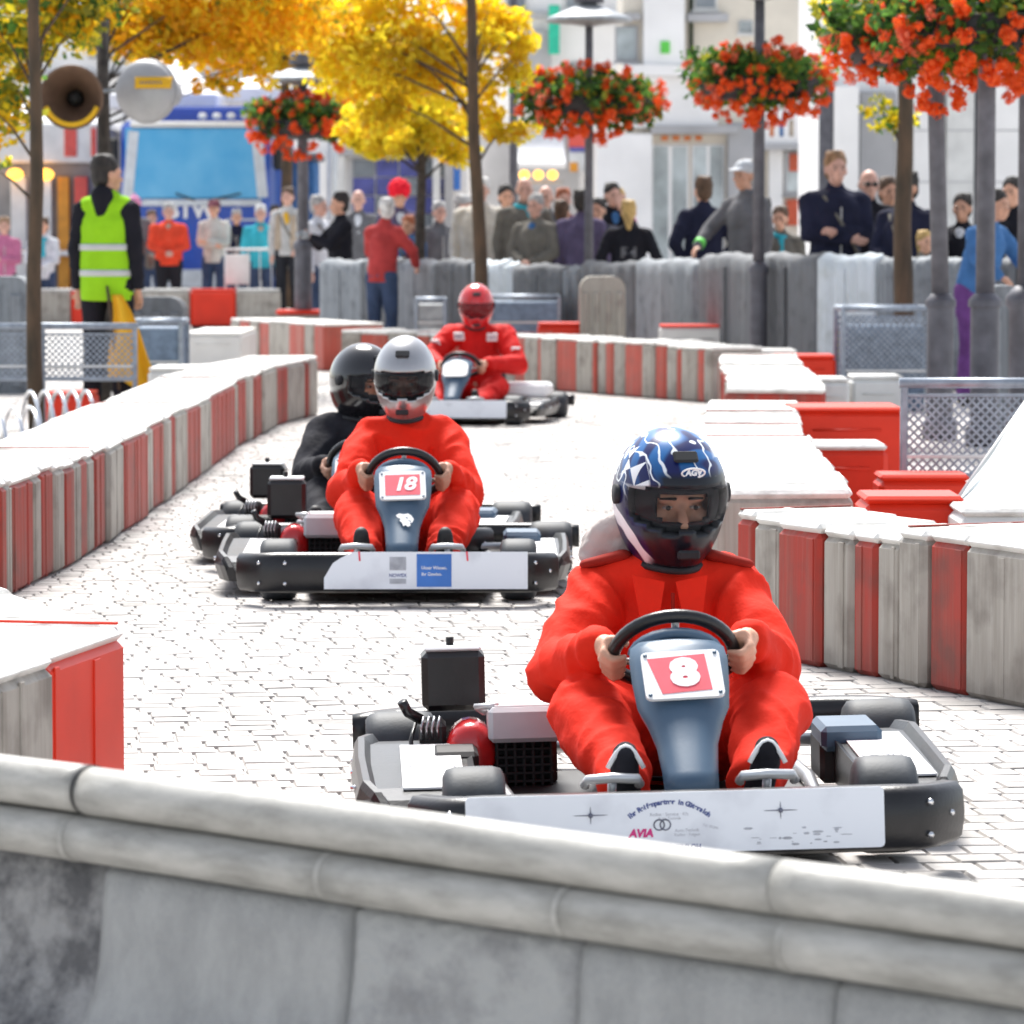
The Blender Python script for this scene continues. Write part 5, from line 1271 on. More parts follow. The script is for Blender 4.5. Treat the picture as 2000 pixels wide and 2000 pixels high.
GL = 'spectators standing in front of the blue truck'
person('spectator in a dark pink top at the left edge behind the brown trunk', 8, 428, 56.5, 1.66, R(8), 'c_pink', 'c_darkpants', 'lightbrown', 'skin_pink', ('down', 'cross'), group=GL)
person('spectator in a pale jacket with folded arms right of the brown trunk', 84, 428, 57.5, 1.66, R(-12), 'c_white', 'c_jeans', 'brown', 'skin', ('fold', 'fold'), group=GL)
person('spectator in a pink hat and dark coat partly behind the marshal', 262, 388, 58.5, 1.75, R(-10), 'c_greyjkt', 'c_jeans', 'brown', 'skin_pink', ('down', 'fold'), hat=('beanie', 'c_pinkhat'), group=GL)
person('spectator in a bright red sweater with hands clasped', 329, 400, 58.2, 1.70, R(6), 'c_redsweater', 'c_darkpants', 'grey', 'skin_pink', ('fold', 'fold'), group=GL, build=1.22)
person('spectator in a cream jacket and maroon cap with crossed arms', 418, 394, 58.6, 1.72, R(-8), 'c_cream', 'c_jeans', 'dark', 'skin', ('cross', 'cross'), hat=('cap', 'c_maroon'), group=GL, collar=1)
person('spectator in a turquoise sweater', 509, 404, 58.0, 1.70, R(4), 'c_turq', 'c_jeans', 'white', 'skin_pink', ('down', 'down'), group=GL, build=1.12)
def vest(e, ln, HT, sx):
    for s_ in (-1, 1):
        q = MB(); q.cap((s_ * .11, -.115, 1.0), (s_ * .10, -.10, 1.38), .05, .045, 10, flat=((0, 1, 0), .4)); q.build('open_jacket_front', 'c_beige', e)
    q = MB(); q.cap((.03, -.135, 1.32), (.01, -.12, 1.42), .03, .04, 10, flat=((0, 1, 0), .4)); q.build('yellow_scarf', 'flag_yellow', e)
person('tall spectator in a pale top with open beige jacket beside the flower post', 562, 370, 57.2, 1.82, R(-14), 'c_palegrey', 'c_darkpants', 'brown', 'skin_pink', ('down', 'pocket'), group=GL, extras=vest)
person('small dark haired spectator between the turquoise sweater and the tall spectator', 537, 404, 60.5, 1.62, R(15), 'c_greyjkt', 'c_darkpants', 'dark', 'skin', group=GL)

GR = 'spectators standing behind the grey fence'
def cam_kit(e, ln, HT, sx):
    q = MB(); q.box((0, -.40, 1.32), (.13, .07, .085), b=.012); q.cyl((0, -.43, 1.32), (0, -.50, 1.32), .034, 14); q.build('camera', 'tin_grey', e)
person('photographer in a black jacket with dark hair looking left', 664, 380, 45.5, 1.78, R(-70), 'c_black', 'c_darkpants', 'dark', 'skin', ('camera', 'camera'), group=GR, extras=cam_kit, build=1.05)
person('spectator in profile with pale collar behind the photographer', 622, 386, 47.5, 1.72, R(60), 'c_white', 'c_jeans', 'grey', 'skin_pink', ('down', 'down'), group=GR)
person('far spectator with pink face behind the photographer', 700, 374, 52, 1.85, 0, 'c_greyjkt', 'c_darkpants', 'lightbrown', 'skin_pink', group=GR, bald=True)
def fencearm(e, ln, HT, sx):
    pass
person('white haired person in a red jacket and jeans leaning on the fence', 746, 390, 41.0, 1.64, R(150), 'c_redjkt', 'c_jeans', 'white', 'skin_pink', ('rest', 'rest'), group=None, lean=.12, sink=0.0, turn=R(40))
person('spectator in a bright red woolly bobble hat', 780, 364, 45.0, 1.80, R(10), 'c_purple', 'c_darkpants', 'brown', 'skin', ('down', 'down'), hat=('pom', 'c_hotred'), group=GR)
person('red faced child in a pale blue jacket behind the dark thin tree', 797, 425, 43.2, 1.46, R(-20), 'c_blue', 'c_jeans', 'red', 'skin_tan', ('down', 'fold'), group=GR)
person('white haired man in a cream jacket behind the thin brown trunk', 940, 352, 43.5, 1.82, R(-6), 'c_cream', 'c_beige', 'white', 'skin_pink', ('down', 'pocket'), group=GR, build=1.28)
person('grey cap spectator in profile left of the cream jacket man', 905, 385, 45.5, 1.70, R(70), 'c_palegrey', 'c_jeans', 'grey', 'skin_pink', hat=('cap', 'c_palegrey'), group=GR)
person('bald man in a grey brown jacket', 1024, 350, 42.5, 1.84, R(5), 'c_khaki', 'c_darkpants', 'grey', 'skin_pink', bald=True, group=GR, build=1.18)
person('bald man in a grey coat left of the man in purple', 1066, 366, 43.0, 1.78, R(-15), 'c_greyjkt', 'c_darkpants', 'grey', 'skin_pink', bald=True, group=GR, build=1.05)
person('red haired spectator behind the man in purple', 1100, 372, 44.8, 1.76, R(10), 'c_maroon', 'c_darkpants', 'red', 'skin_pink', group=GR)
person('dark haired man in a purple jacket seen from behind', 1136, 375, 41.8, 1.72, R(170), 'c_purple', 'c_darkpants', 'dark', 'skin', group=GR, build=1.15)
person('dark clothed spectator raising a hand to the face behind the flower post', 1196, 362, 43.6, 1.78, R(20), 'c_black', 'c_darkpants', 'dark', 'skin_pink', ('down', 'face'), group=GR)
person('blond woman in a pink top behind the blond in black', 1207, 372, 44.6, 1.74, R(30), 'c_pink', 'c_darkpants', 'blond', 'skin_pink', group=GR)
def backprint(e, ln, HT, sx):
    q = MB(); q.box((0, .135, 1.22), (.17, .012, .12), b=.004); pr = q.build('back_print', 'c_greyjkt', e)
    o = put('lettering', text_mesh('TEAM', .05, 'print_grey', .001), pr, (0, .1425, 1.22), (PI / 2, 0, PI))
person('blond spectator in a black jacket with a grey print on the back', 1228, 396, 41.2, 1.62, R(178), 'c_black', 'c_darkpants', 'blond', 'skin', ('pocket', 'pocket'), group=GR, build=1.15, extras=backprint)
person('brown haired woman in a dark jacket with elbows out, seen from behind', 1374, 350, 38.6, 1.77, R(195), 'c_navy', 'c_darkpants', 'brown', 'skin', ('pocket', 'pocket'), group=GR, build=1.08)
def band(e, ln, HT, sx):
    el, wr = arm_pose('rest', -1, sx); a = Vector(wr); d = (Vector(el) - a).normalized()
    MB().cyl(a + d * .03, a + d * .085, .05, 12).build('wrist_band', 'wrist_green', e)
person('man in a white cap and grey jacket resting a hand with a green wristband', 1456, 319, 36.8, 1.86, R(-48), 'c_greyjkt', 'c_darkpants', 'grey', 'skin_tan', ('rest', 'down'), hat=('cap', 'c_cap'), group=GR, extras=band, build=1.05)
person('dark haired spectator half hidden behind the flower post', 1490, 392, 38.0, 1.58, R(-20), 'c_greyjkt', 'c_darkpants', 'dark', 'skin', group=GR)
person('tall brown haired man in a navy jacket', 1632, 302, 33.9, 1.93, R(12), 'c_navy', 'c_darkpants', 'lightbrown', 'skin_pink', ('cross', 'cross'), group=GR, build=1.22)
def shades(e, ln, HT, sx):
    q = MB()
    for s_ in (-1, 1): q.ell((s_ * .031, -.098, .008), (.026, .010, .017), 12, 8)
    q.cap((-.075, -.05, .012), (-.03, -.099, .012), .004, .004, 6); q.cap((.075, -.05, .012), (.03, -.099, .012), .004, .004, 6); q.cap((-.01, -.102, .012), (.01, -.102, .012), .004, .004, 6)
    xform(q, HT).build('sunglasses', 'eye_dark', e)
person('bald man in dark sunglasses and a black jacket', 1697, 335, 34.6, 1.80, R(8), 'c_black', 'c_darkpants', 'grey', 'skin_pink', bald=True, group=GR, extras=shades)
person('dark clothed man partly behind the tree trunk under the red flowers', 1772, 342, 33.4, 1.78, R(-35), 'c_navy', 'c_darkpants', 'dark', 'skin_tan', ('fold', 'fold'), group=GR, build=1.2)
person('blond child behind the fence between the trunk and the lamp post', 1806, 455, 32.9, 1.26, R(25), 'c_khaki', 'c_darkpants', 'blond', 'skin', group=GR)
cl('c_violet', (.16, .06, .22))
person('dark haired person in denim jacket and violet trousers leaning between the lamp posts', 1905, 366, 30.6, 1.62, R(48), 'c_blue', 'c_violet', 'dark', 'skin_tan', ('rest', 'rest'), build=1.1, lean=.30, sink=0.0)
person('dark haired spectator behind the man in denim', 1978, 352, 33.8, 1.74, R(-30), 'c_black', 'c_darkpants', 'dark', 'skin', group=GR)

person('dark haired spectator in black between the cream jacket man and the bald man', 988, 366, 44.2, 1.76, R(12), 'c_black', 'c_darkpants', 'dark', 'skin', ('fold', 'down'), group=GR, build=1.15)
person('grey haired spectator in a khaki coat squeezed right of the bald man', 1046, 384, 41.9, 1.68, R(-25), 'c_khaki', 'c_darkpants', 'grey', 'skin_pink', ('fold', 'fold'), group=GR, build=1.15)
person('spectator in a dark grey coat left of the man in purple, face hidden', 1098, 396, 42.2, 1.62, R(160), 'c_greyjkt', 'c_darkpants', 'brown', 'skin', ('down', 'down'), group=GR, build=1.15)
person('short spectator in navy between the man in purple and the flower post', 1168, 392, 42.4, 1.66, R(-20), 'c_navy', 'c_darkpants', 'dark', 'skin_tan', ('fold', 'down'), group=GR, build=1.15)
person('spectator in a grey coat behind the man in the white cap', 1524, 408, 37.2, 1.52, R(-15), 'c_khaki', 'c_darkpants', 'brown', 'skin', ('fold', 'down'), group=GR, build=1.1)
person('dark coated spectator seen between the sunglasses man and the tree trunk', 1735, 352, 35.2, 1.74, R(15), 'c_black', 'c_darkpants', 'brown', 'skin_tan', ('cross', 'cross'), group=GR, build=1.15)
person('spectator in black between the two thick lamp posts', 1880, 384, 33.8, 1.62, R(-20), 'c_black', 'c_darkpants', 'dark', 'skin_tan', ('fold', 'fold'), group=GR, build=1.1)
person('spectator in a brown coat left of the red bobble hat', 762, 392, 46.5, 1.70, R(-15), 'c_maroon', 'c_darkpants', 'brown', 'skin', ('fold', 'down'), group=GR, build=1.15)
person('spectator in grey between the bobble hat and the cap wearer', 858, 398, 47.0, 1.66, R(20), 'c_greyjkt', 'c_jeans', 'grey', 'skin_pink', ('down', 'down'), group=GR, build=1.1)
person('spectator in a grey jacket left of the red sweater', 296, 414, 60.8, 1.62, R(12), 'c_greyjkt', 'c_jeans', 'brown', 'skin_pink', ('down', 'fold'), group=GL)
person('spectator in navy right of the cream jacket and maroon cap', 462, 412, 60.8, 1.62, R(5), 'c_navy', 'c_jeans', 'grey', 'skin', ('fold', 'down'), group=GL)
# ------------------------------------------------------------------ leaves, trees, flower lamp posts
M['leaf_gold'] = mat('leaf_gold', (.90, .57, .02), .6, var=.25, scale=2, rand=.0); M['leaf_yellow'] = mat('leaf_yellow', (.92, .72, .035), .6, var=.2, scale=2)
M['leaf_orange'] = mat('leaf_orange', (.86, .44, .012), .6, var=.2, scale=2); M['leaf_olive'] = mat('leaf_olive', (.32, .31, .03), .6, var=.3, scale=2); M['leaf_green'] = mat('leaf_green', (.09, .20, .035), .6, var=.3, scale=2); M['leaf_dark'] = mat('leaf_dark', (.025, .065, .018), .6, var=.3, scale=2)
M['petal'] = mat('petal', (.90, .125, .012), .55, var=.12, scale=5); M['petal_pink'] = mat('petal_pink', (.88, .20, .10), .55, var=.12, scale=5)
def translucent(name, amt):               # thin leaves and petals let the sun through
    t = M[name].node_tree; b = t.nodes['Principled BSDF']; out = t.nodes['Material Output']
    tr = t.nodes.new('ShaderNodeBsdfTranslucent'); mx = t.nodes.new('ShaderNodeMixShader'); mx.inputs[0].default_value = amt
    src = b.inputs['Base Color'].links[0].from_socket; t.links.new(src, tr.inputs['Color']); t.links.new(b.outputs[0], mx.inputs[1]); t.links.new(tr.outputs[0], mx.inputs[2]); t.links.new(mx.outputs[0], out.inputs['Surface'])
for k_ in ('leaf_gold', 'leaf_yellow', 'leaf_orange', 'leaf_olive', 'leaf_green', 'leaf_dark', 'petal', 'petal_pink'): translucent(k_, .68 if 'leaf' in k_ else .45)
def leaf_cloud(centres, n, size, weights, rng, flat=.6):
    """many small folded leaves spread through overlapping clumps"""
    V = []; F = []; MI = []; w_ = np.array([c[3] ** 2 for c in centres]); w_ = w_ / w_.sum()
    pick = rng.choice(len(centres), n, p=w_)
    for i in range(n):
        cx, cy, cz, r = centres[pick[i]]; d = rng.normal(size=3); d /= np.linalg.norm(d); rr = r * rng.uniform(.25, 1.08) ** .6
        p = np.array([cx, cy, cz]) + d * rr * np.array([1, 1, flat]); s = size * rng.uniform(.6, 1.35)
        a = rng.normal(size=3); a /= np.linalg.norm(a); b_ = np.cross(a, rng.normal(size=3)); b_ /= np.linalg.norm(b_); c = np.cross(a, b_)
        k = len(V); V.extend([p - a * s * .5, p + b_ * s * .28 + c * s * .06, p + a * s * .5, p - b_ * s * .28 + c * s * .06]); F.append([k, k + 1, k + 2]); F.append([k, k + 2, k + 3])
        h = pick[i] * 7919 % 10 / 10.0; m_ = int(np.clip(np.searchsorted(np.cumsum(weights), rng.uniform() * .62 + h * .38), 0, len(weights) - 1)); MI += [m_, m_]
    return V, F, MI
def leaf_obj(name, data, mats, parent, loc=(0, 0, 0)):
    V, F, MI = data; me = bpy.data.meshes.new(name); me.from_pydata([tuple(v) for v in V], [], F)
    for x in mats: me.materials.append(M[x])
    me.polygons.foreach_set('material_index', MI); me.update(); return put(name, me, parent, loc)

def flower_lamp(px, Y, pcentre, wpx, hpx, pcollar, label, lamp=None, ptop=-60, seed=0, lean=0.0, r=.045):
    x = XW(px, Y); zc = ZW(pcentre, Y); R_ = wpx / FPX * Y / 2; Hh = hpx / FPX * Y / 2; rng = np.random.default_rng(seed + 11); zt = ZW(ptop, Y)
    e = thing('flower_lamp_post', label, 'lamp post', (x, Y, 0), 0, 'lamp posts with red flower baskets')
    zk = ZW(pcollar, Y)
    MB().tube([(0, 0, max(zk, .3) - .02), (lean * .5, 0, zc), (lean, 0, zt)], [r, r * .92, r * .8], 14).build('pole', 'post_grey', e)
    m = MB(); zk = max(zk, .3); m.lathe([(r * 2.0, 0), (r * 2.0, zk * .119), (r * 2.0, zk * .12), (r * 1.5, zk * .15), (r * 1.5, zk * .152), (r * 1.5, zk * .92), (r * 1.5, zk * .922), (r * 1.75, zk * .925), (r * 1.75, zk * .928), (r * 1.75, zk * .965), (r * 1.74, zk * .968), (r * 1.3, zk * 1.0), (r * .95, zk * 1.02)], 18); m.build('pedestal', 'post_grey', e)
    m = MB(); m.lathe([(R_ * .2, -Hh * .5), (R_ * .75, -Hh * .4), (R_ * .85, 0), (R_ * .8, 0.02)], 20); m.build('basket', 'black_matte', e, (lean * .5, 0, zc))
    cs = []
    for k in range(26):
        a = k * 2.4; rr = R_ * .84 * math.sqrt((k + .5) / 26); cs.append((rr * math.cos(a), rr * math.sin(a), rng.uniform(-.35, .45) * Hh * (1.15 - .5 * rr / R_), rng.uniform(.26, .40) * R_))
    o = leaf_obj('basket_leaves', leaf_cloud(cs, 3800, .075 * R_ / .6, [.30, .42, .28], rng, .75), ['leaf_dark', 'leaf_green', 'leaf_olive'], e, (lean * .5, 0, zc))
    # flower heads: little balls of petals
    me = getattr(flower_lamp, 'mesh', None)
    if me is None:
        flower_lamp.mesh = []
        for q_ in range(3):
            V = []; F = []; rg = np.random.default_rng(5 + q_)
            for i in range(34):
                d = rg.normal(size=3); d /= np.linalg.norm(d); a = np.cross(d, rg.normal(size=3)); a /= np.linalg.norm(a); b_ = np.cross(d, a); p = d * rg.uniform(.3, 1.0); k = len(V); s = .36
                V.extend([p - a * s, p - b_ * s + d * .12, p + a * s, p + b_ * s + d * .12]); F.append([k, k + 1, k + 2, k + 3])
            mm = bpy.data.meshes.new('flower_head'); mm.from_pydata([tuple(v) for v in V], [], F); mm.materials.append(M['petal' if q_ < 2 else 'petal_pink']); mm.update(); flower_lamp.mesh.append(mm)
    for k in range(135):
        d = rng.normal(size=3); d /= np.linalg.norm(d); low = d[2] < 0
        if low and d[1] > .3: d[1] = -d[1]
        f = rng.uniform(.82, 1.08); s = rng.uniform(.030, .062) * R_ / .6
        px_ = d[0] * R_ * f; py_ = d[1] * R_ * f; pz_ = d[2] * Hh * f * (1.0 if low else .95) + (-.02 * Hh)
        o = put('flower_head', flower_lamp.mesh[int(rng.integers(0, 3)) if abs(d[0]) > .6 or d[2] > .4 else int(rng.integers(0, 2))], e, (px_ + lean * .5, py_, zc + pz_)); o.scale = (s, s, s * .85); o.rotation_euler = tuple(rng.uniform(0, 6, 3))
    if lamp:
        zl = ZW(lamp, Y); m = MB(); m.lathe([(.02, .16), (.10, .14), (.40, .02), (.43, -.01), (.41, -.03), (.16, -.05), (.05, -.07)], 24); m.build('lamp_hood', 'tin_grey', e, (lean, 0, zl))
        m = MB(); m.lathe([(.10, .30), (.14, .27), (.15, .16), (.05, .15)], 18); m.build('lamp_cap', 'post_grey', e, (lean, 0, zl))
    return e
flower_lamp(1150, 40.2, 195, 285, 150, 560, 'flower lamp post between the man in purple and the blond in black', lamp=38, ptop=-10, seed=1)
flower_lamp(1482, 34.0, 158, 285, 165, 515, 'flower lamp post beside the man in the white cap', lamp=-16, ptop=-40, seed=2, r=.05)
flower_lamp(592, 46.0, 238, 215, 135, 470, 'flower lamp post beside the photographer, in front of the blue truck', lamp=155, ptop=150, seed=3, r=.065)
flower_lamp(1838, 25.4, 72, 430, 275, 578, 'leaning flower lamp post nearest the mesh planter', ptop=-220, seed=4, lean=-.10, r=.055)
flower_lamp(1925, 24.6, 40, 420, 265, 577, 'upright flower lamp post with thick pedestal near the right edge', ptop=-220, seed=5, r=.058)
e = thing('lamp_post', 'bare grey lamp post at the right edge with thick pedestal', 'lamp post', (XW(2003, 26), 26, 0))
MB().tube([(0, 0, .9), (0, 0, 4.5)], .05, 14).build('pole', 'post_grey', e)
m = MB(); m.lathe([(.12, 0), (.12, .1), (.10, .15), (.10, .8), (.125, .83), (.125, .88), (.06, .95)], 16); m.build('pedestal', 'post_grey', e)
e = thing('lamp_post', 'slim grey lamp post behind the crowd near the bald man', 'lamp post', (XW(1003, 48), 48, 0))
MB().tube([(0, 0, .5), (0, 0, 6)], .05, 12).build('pole', 'post_grey', e)
m = MB(); m.lathe([(.11, 0), (.11, .2), (.08, .25), (.07, .55), (.045, .6)], 14); m.build('pedestal', 'post_grey', e)

def tree(px, Y, ptop_clear, rb, label, clumps, n, size, mats, weights, seed, matn='bark', lean=0.0, top=None, zbase=0.0, flat=.7):
    """clumps: photo column, row, depth offset, radius (m)"""
    x = XW(px, Y); e = thing('tree', label, 'tree', (x, Y, 0), 0); rng = np.random.default_rng(seed)
    cs = []; leafy = []
    for (cx, cy, dy, rr) in clumps:
        p = P(cx, cy, Y + dy); cs.append((p.x - x, dy, p.z, rr))
        for k in range(9):                 # broken, uneven boughs
            d = rng.normal(size=3); d /= np.linalg.norm(d); f = rr * rng.uniform(.35, .85)
            leafy.append((p.x - x + d[0] * f, dy + d[1] * f, p.z + d[2] * f * .75, rr * rng.uniform(.28, .52)))
    zt = top if top else max(c[2] for c in cs)
    m = MB(); pts = [(lean * (k / 8) + .012 * math.sin(k * 1.7 + seed), .01 * math.cos(k * 2.1), zt * k / 8) for k in range(9)]
    m.tube(pts, [rb * (1.12 - .55 * k / 8) for k in range(9)], 12); tr = m.build('trunk', matn, e)
    for i, c in enumerate(cs):
        f = max(.3, min(.92, (c[2] - .55 * c[3]) / zt * .9)); k = f * 8; i0 = int(k); a = Vector(pts[i0]).lerp(Vector(pts[min(8, i0 + 1)]), k - i0)
        b_ = Vector((c[0], c[1], c[2])); mid = a.lerp(b_, .5) + Vector((0, 0, .12 * c[3]))
        MB().tube([a, mid, b_], [rb * .26, rb * .16, rb * .06], 6).build('limb', matn, tr)
    o = leaf_obj('crown', leaf_cloud(leafy, int(n * 1.15), size, weights, rng, flat), mats, e)
    return e
AUT = ['leaf_orange', 'leaf_gold', 'leaf_yellow', 'leaf_olive', 'leaf_green']
tree(66, 25.7, 0, .047, 'slim brown trunked tree at the left, crown turning orange and green', [(-20, 40, .8, .45), (100, 10, .8, .50), (160, 40, .9, .36), (30, 60, 1.0, .34), (40, -80, .6, .6), (200, -60, .8, .5), (95, 75, .8, .25), (-25, 205, .9, .38), (15, 150, 1.1, .25), (-25, 320, 1.2, .20)], 4600, .075, AUT, [.18, .17, .10, .25, .30], 21, top=4.2, lean=.03)
tree(208, 33.5, 0, .05, 'dark trunked tree behind the marshal with a wide orange crown', [(330, 30, .5, .6), (250, 75, .4, .30), (300, 95, .9, .30), (205, 40, .6, .4), (450, 50, .5, .60), (255, 30, .6, .35), (390, 60, .8, .5), (470, 130, .3, .34), (560, 20, .6, .6), (300, -60, .5, .7), (520, -60, .4, .8), (130, 10, .9, .4), (430, 165, .6, .22)], 9000, .085, AUT, [.36, .36, .10, .12, .06], 22, 'bark_dark', top=4.2)
tree(945, 36.5, 0, .062, 'thin brown trunked tree behind the red helmet driver, golden crown', [(760, 90, .8, .66), (860, 70, .8, .6), (700, 40, .8, .55), (800, -10, .8, .7), (960, 60, .7, .36), (650, 110, .9, .42), (900, 180, .8, .42), (1010, 110, .9, .35), (740, 190, .8, .46), (650, 60, .9, .5), (840, 130, .9, .5), (960, 10, .9, .4), (1000, 60, 1.0, .3), (940, 230, .9, .3), (985, 250, .6, .28)], 8200, .09, AUT, [.12, .38, .40, .08, .02], 23, lean=-.16, top=4.4)
tree(822, 42.5, 0, .062, 'small dark trunked tree with a drooping golden crown', [(800, 225, 0, .55), (730, 250, .2, .42), (870, 245, .2, .45), (820, 170, .3, .5), (905, 290, .3, .26), (770, 270, -.3, .3), (715, 275, .4, .25)], 5200, .09, AUT, [.06, .30, .50, .12, .02], 24, 'bark_dark', top=2.9)
tree(1765, 31.3, 0, .075, 'mossy brown trunked tree standing in the mesh planter', [(1700, -20, .3, .45), (1640, 30, .8, .35), (1790, -100, 0, .7), (1720, 215, .2, .20), (1760, 240, .1, .16)], 2200, .075, ['leaf_olive', 'leaf_yellow', 'leaf_green', 'leaf_gold', 'leaf_olive'], [.3, .25, .2, .15, .1], 25, top=3.6)
tree(560, 62, 0, .10, 'golden street tree far behind the flower post', [(620, 90, 0, .95), (540, 60, 1, .9), (700, 150, .5, .7), (590, 10, .6, 1.0), (680, 215, .5, .4), (480, 40, 1, .9)], 4200, .15, AUT, [.25, .40, .25, .08, .02], 26, top=4.8)

# horn loudspeakers on a pole
e = thing('horn_loudspeaker', 'round horn loudspeaker facing the camera beside the brown trunk', 'loudspeaker', P(140, 190, 30.2))
T = Matrix.Rotation(PI / 2, 4, 'X'); m = MB(); rr = 62 / FPX * 30.2
M['horn_brown'] = mat('horn_brown', (.15, .09, .06), .5, .3, var=.2, scale=6); M['horn_grey'] = mat('horn_grey', (.36, .36, .37), .5, .2, var=.1, scale=6)
m.lathe([(rr * 1.02, .02), (rr, .035), (rr * .92, .01), (rr * .62, -.08), (rr * .36, -.2), (rr * .22, -.3), (rr * .16, -.34), (rr * .3, -.40), (rr * .34, -.46), (0.01, -.48)], 30, T=T, caps=False); m.build('horn', 'horn_brown', e)
m = MB(); m.lathe([(.001, -.20), (rr * .2, -.22), (rr * .26, -.27), (rr * .1, -.3)], 18, T=T); m.build('driver_cone', 'black_matte', e)
q = MB(); q.tube([(rr * .86 * math.cos(R(200 + 140 * k / 14)), -.012, rr * .86 * math.sin(R(200 + 140 * k / 14))) for k in range(15)], .022, 6); q.build('yellow_label', 'flag_yellow', e)
e2 = thing('horn_loudspeaker', 'grey horn loudspeaker turned away with a yellow band', 'loudspeaker', P(286, 178, 30.6), R(-16))
m = MB(); r2 = 62 / FPX * 30.6; m.lathe([(r2, .0), (r2 * 1.02, -.02), (r2 * .9, -.05), (r2 * .62, -.14), (r2 * .5, -.24), (r2 * .42, -.34), (r2 * .5, -.36), (r2 * .48, -.46), (.01, -.48)], 30, T=Matrix.Rotation(PI / 2, 4, 'X')); 
m.ell((0, -.03, 0), (r2 * .98, .10, r2 * .98), 24, 12); m.build('horn', 'horn_grey', e2)
def dome(x, z, lift=.0): return (x, -.03 - .10 * math.sqrt(max(.0, 1 - (x / (r2 * .98)) ** 2 - (z / (r2 * .98)) ** 2)) - lift, z)
V = []; F = []
for i in range(13):
    for j in range(4): V.append(dome(-.04 + .26 * i / 12, .015 + .085 * j / 3, .006))
for i in range(12):
    for j in range(3): k = i * 4 + j; F.append([k, k + 1, k + 5, k + 4])
q = MB(); q.add(V, F, sm=True); lb = q.build('yellow_label', 'flag_yellow', e2, recalc=False); lb.modifiers.new('t', 'SOLIDIFY').thickness = .004
for k in range(7): MB().box(dome(.01 + .024 * k, .058, .0095), (.014, .005, .020)).build('label_print', 'print_dark', lb)
e3 = thing('loudspeaker_pole', 'dark pole behind the marshal carrying the two loudspeakers', 'pole', (XW(203, 30.8), 30.8, 0))
MB().tube([(0, 0, 0), (0, 0, 3.4)], .045, 12).build('mast', 'bark_dark', e3)
MB().cyl((0, -.1, ZW(190, 30.8)), (P(140, 190, 30.8).x - XW(203, 30.8), -.1, ZW(190, 30.8)), .015, 8).build('bracket', 'tin_grey', e3)
MB().cyl((0, -.05, ZW(178, 30.8)), (P(290, 178, 30.8).x - XW(203, 30.8), -.05, ZW(178, 30.8)), .015, 8).build('bracket', 'tin_grey', e3)

# ------------------------------------------------------------------ blue truck
M['truck_blue'] = mat('truck_blue', (.012, .075, .42), .3, var=.08, coat=.4); M['screen_blue'] = mat('screen_blue', (.045, .34, .66), .15, var=.12, scale=1.6, col2=(.16, .50, .78), sharp=(.25, .75)); M['truck_white'] = mat('truck_white', (.62, .66, .70), .5, var=.1)
YT = 63; x0, x1 = XW(236, YT), XW(528, YT); xc = (x0 + x1) / 2; wt = x1 - x0
e = thing('truck', 'blue truck cab with a broad light blue windscreen behind the spectators', 'truck', (xc, YT, 0))
z_ = lambda py: ZW(py, YT)
m = MB(); m.box((0, 1.3, (z_(236) + .55) / 2), (wt, 2.6, z_(236) - .55), b=.10); m.build('cab', 'truck_blue', e)
m = MB(); m.box((0, 4.6, 1.9), (wt * 1.02, 4.0, 2.9), b=.04); m.build('load_box', 'truck_blue', e)
m = MB(); m.box((0, -.015, (z_(250) + z_(388)) / 2), (wt * .93, .05, z_(250) - z_(388)), b=.02); ws = m.build('windscreen', 'screen_blue', e)
for s_ in (-1, 1):
    MB().box((s_ * wt * .43, -.045, (z_(250) + z_(392)) / 2), (wt * .07, .02, z_(262) - z_(392)), rot=(0, s_ * -.10, 0), b=.005).build('screen_pillar', 'truck_white', ws)
    MB().tube([(s_ * .1 + .1, -.05, z_(392)), (s_ * .5 + .2, -.05, z_(378))], .015, 6).build('wiper', 'black_matte', ws)
    MB().box((s_ * (wt / 2 + .12), .1, z_(300)), (.16, .1, .5), b=.04).build('mirror', 'black_matte', e)
    MB().box((s_ * wt * .36, -.02, .75), (.36, .06, .20), b=.03).build('headlight', 'clean_white', e)
    for yy in (.8, 5.6):
        T = Matrix.Translation((s_ * wt * .42, yy, .5)) @ Matrix.Rotation(PI / 2, 4, 'Y'); m = MB(); m.lathe([(.28, -.14), (.46, -.14), (.5, -.10), (.5, .10), (.46, .14), (.28, .14)], 24, T=T); m.build('wheel', 'rubber', e)
MB().box((0, -.03, z_(243)), (wt * .86, .25, .09), b=.03).build('sun_visor', 'clean_white', e)
MB().box((.1, -.04, z_(396)), (wt * .8, .04, .10), b=.015).build('wiper_tray', 'truck_white', e)
me = text_mesh('BTW', .34, 'plate_white', .004, .012, name='lettering'); o = put('lettering', me, e, (XW(373, YT) - xc, -.012, z_(412)), (PI / 2, 0, 0))
MB().box((.75, -.012, z_(429)), (.55, .01, .03)).build('trim_line', 'truck_white', e)
MB().box((0, -.02, .62), (wt, .14, .30), b=.04).build('bumper', 'truck_white', e)
for k in range(4): MB().box((.1 + .22 * k, .2, z_(226)), (.13, .12, .10), b=.03).build('roof_lamp', 'truck_white', e)
# dark blue stall roof beside the cab
e = thing('market_stall', 'dark blue market stall right of the truck cab', 'stall', (XW(560, 66), 66, 0))
MB().box((0, .9, 1.25), (.9, 1.6, 2.5), b=.03).build('stall_body', 'c_blue', e); MB().box((0, .5, 2.55), (1.1, 2.2, .12), b=.03).build('stall_roof', 'post_grey', e); MB().box((-.3, -.06, 1.7), (.2, .06, .35), b=.03).build('hanging_bag', 'truck_white', e)

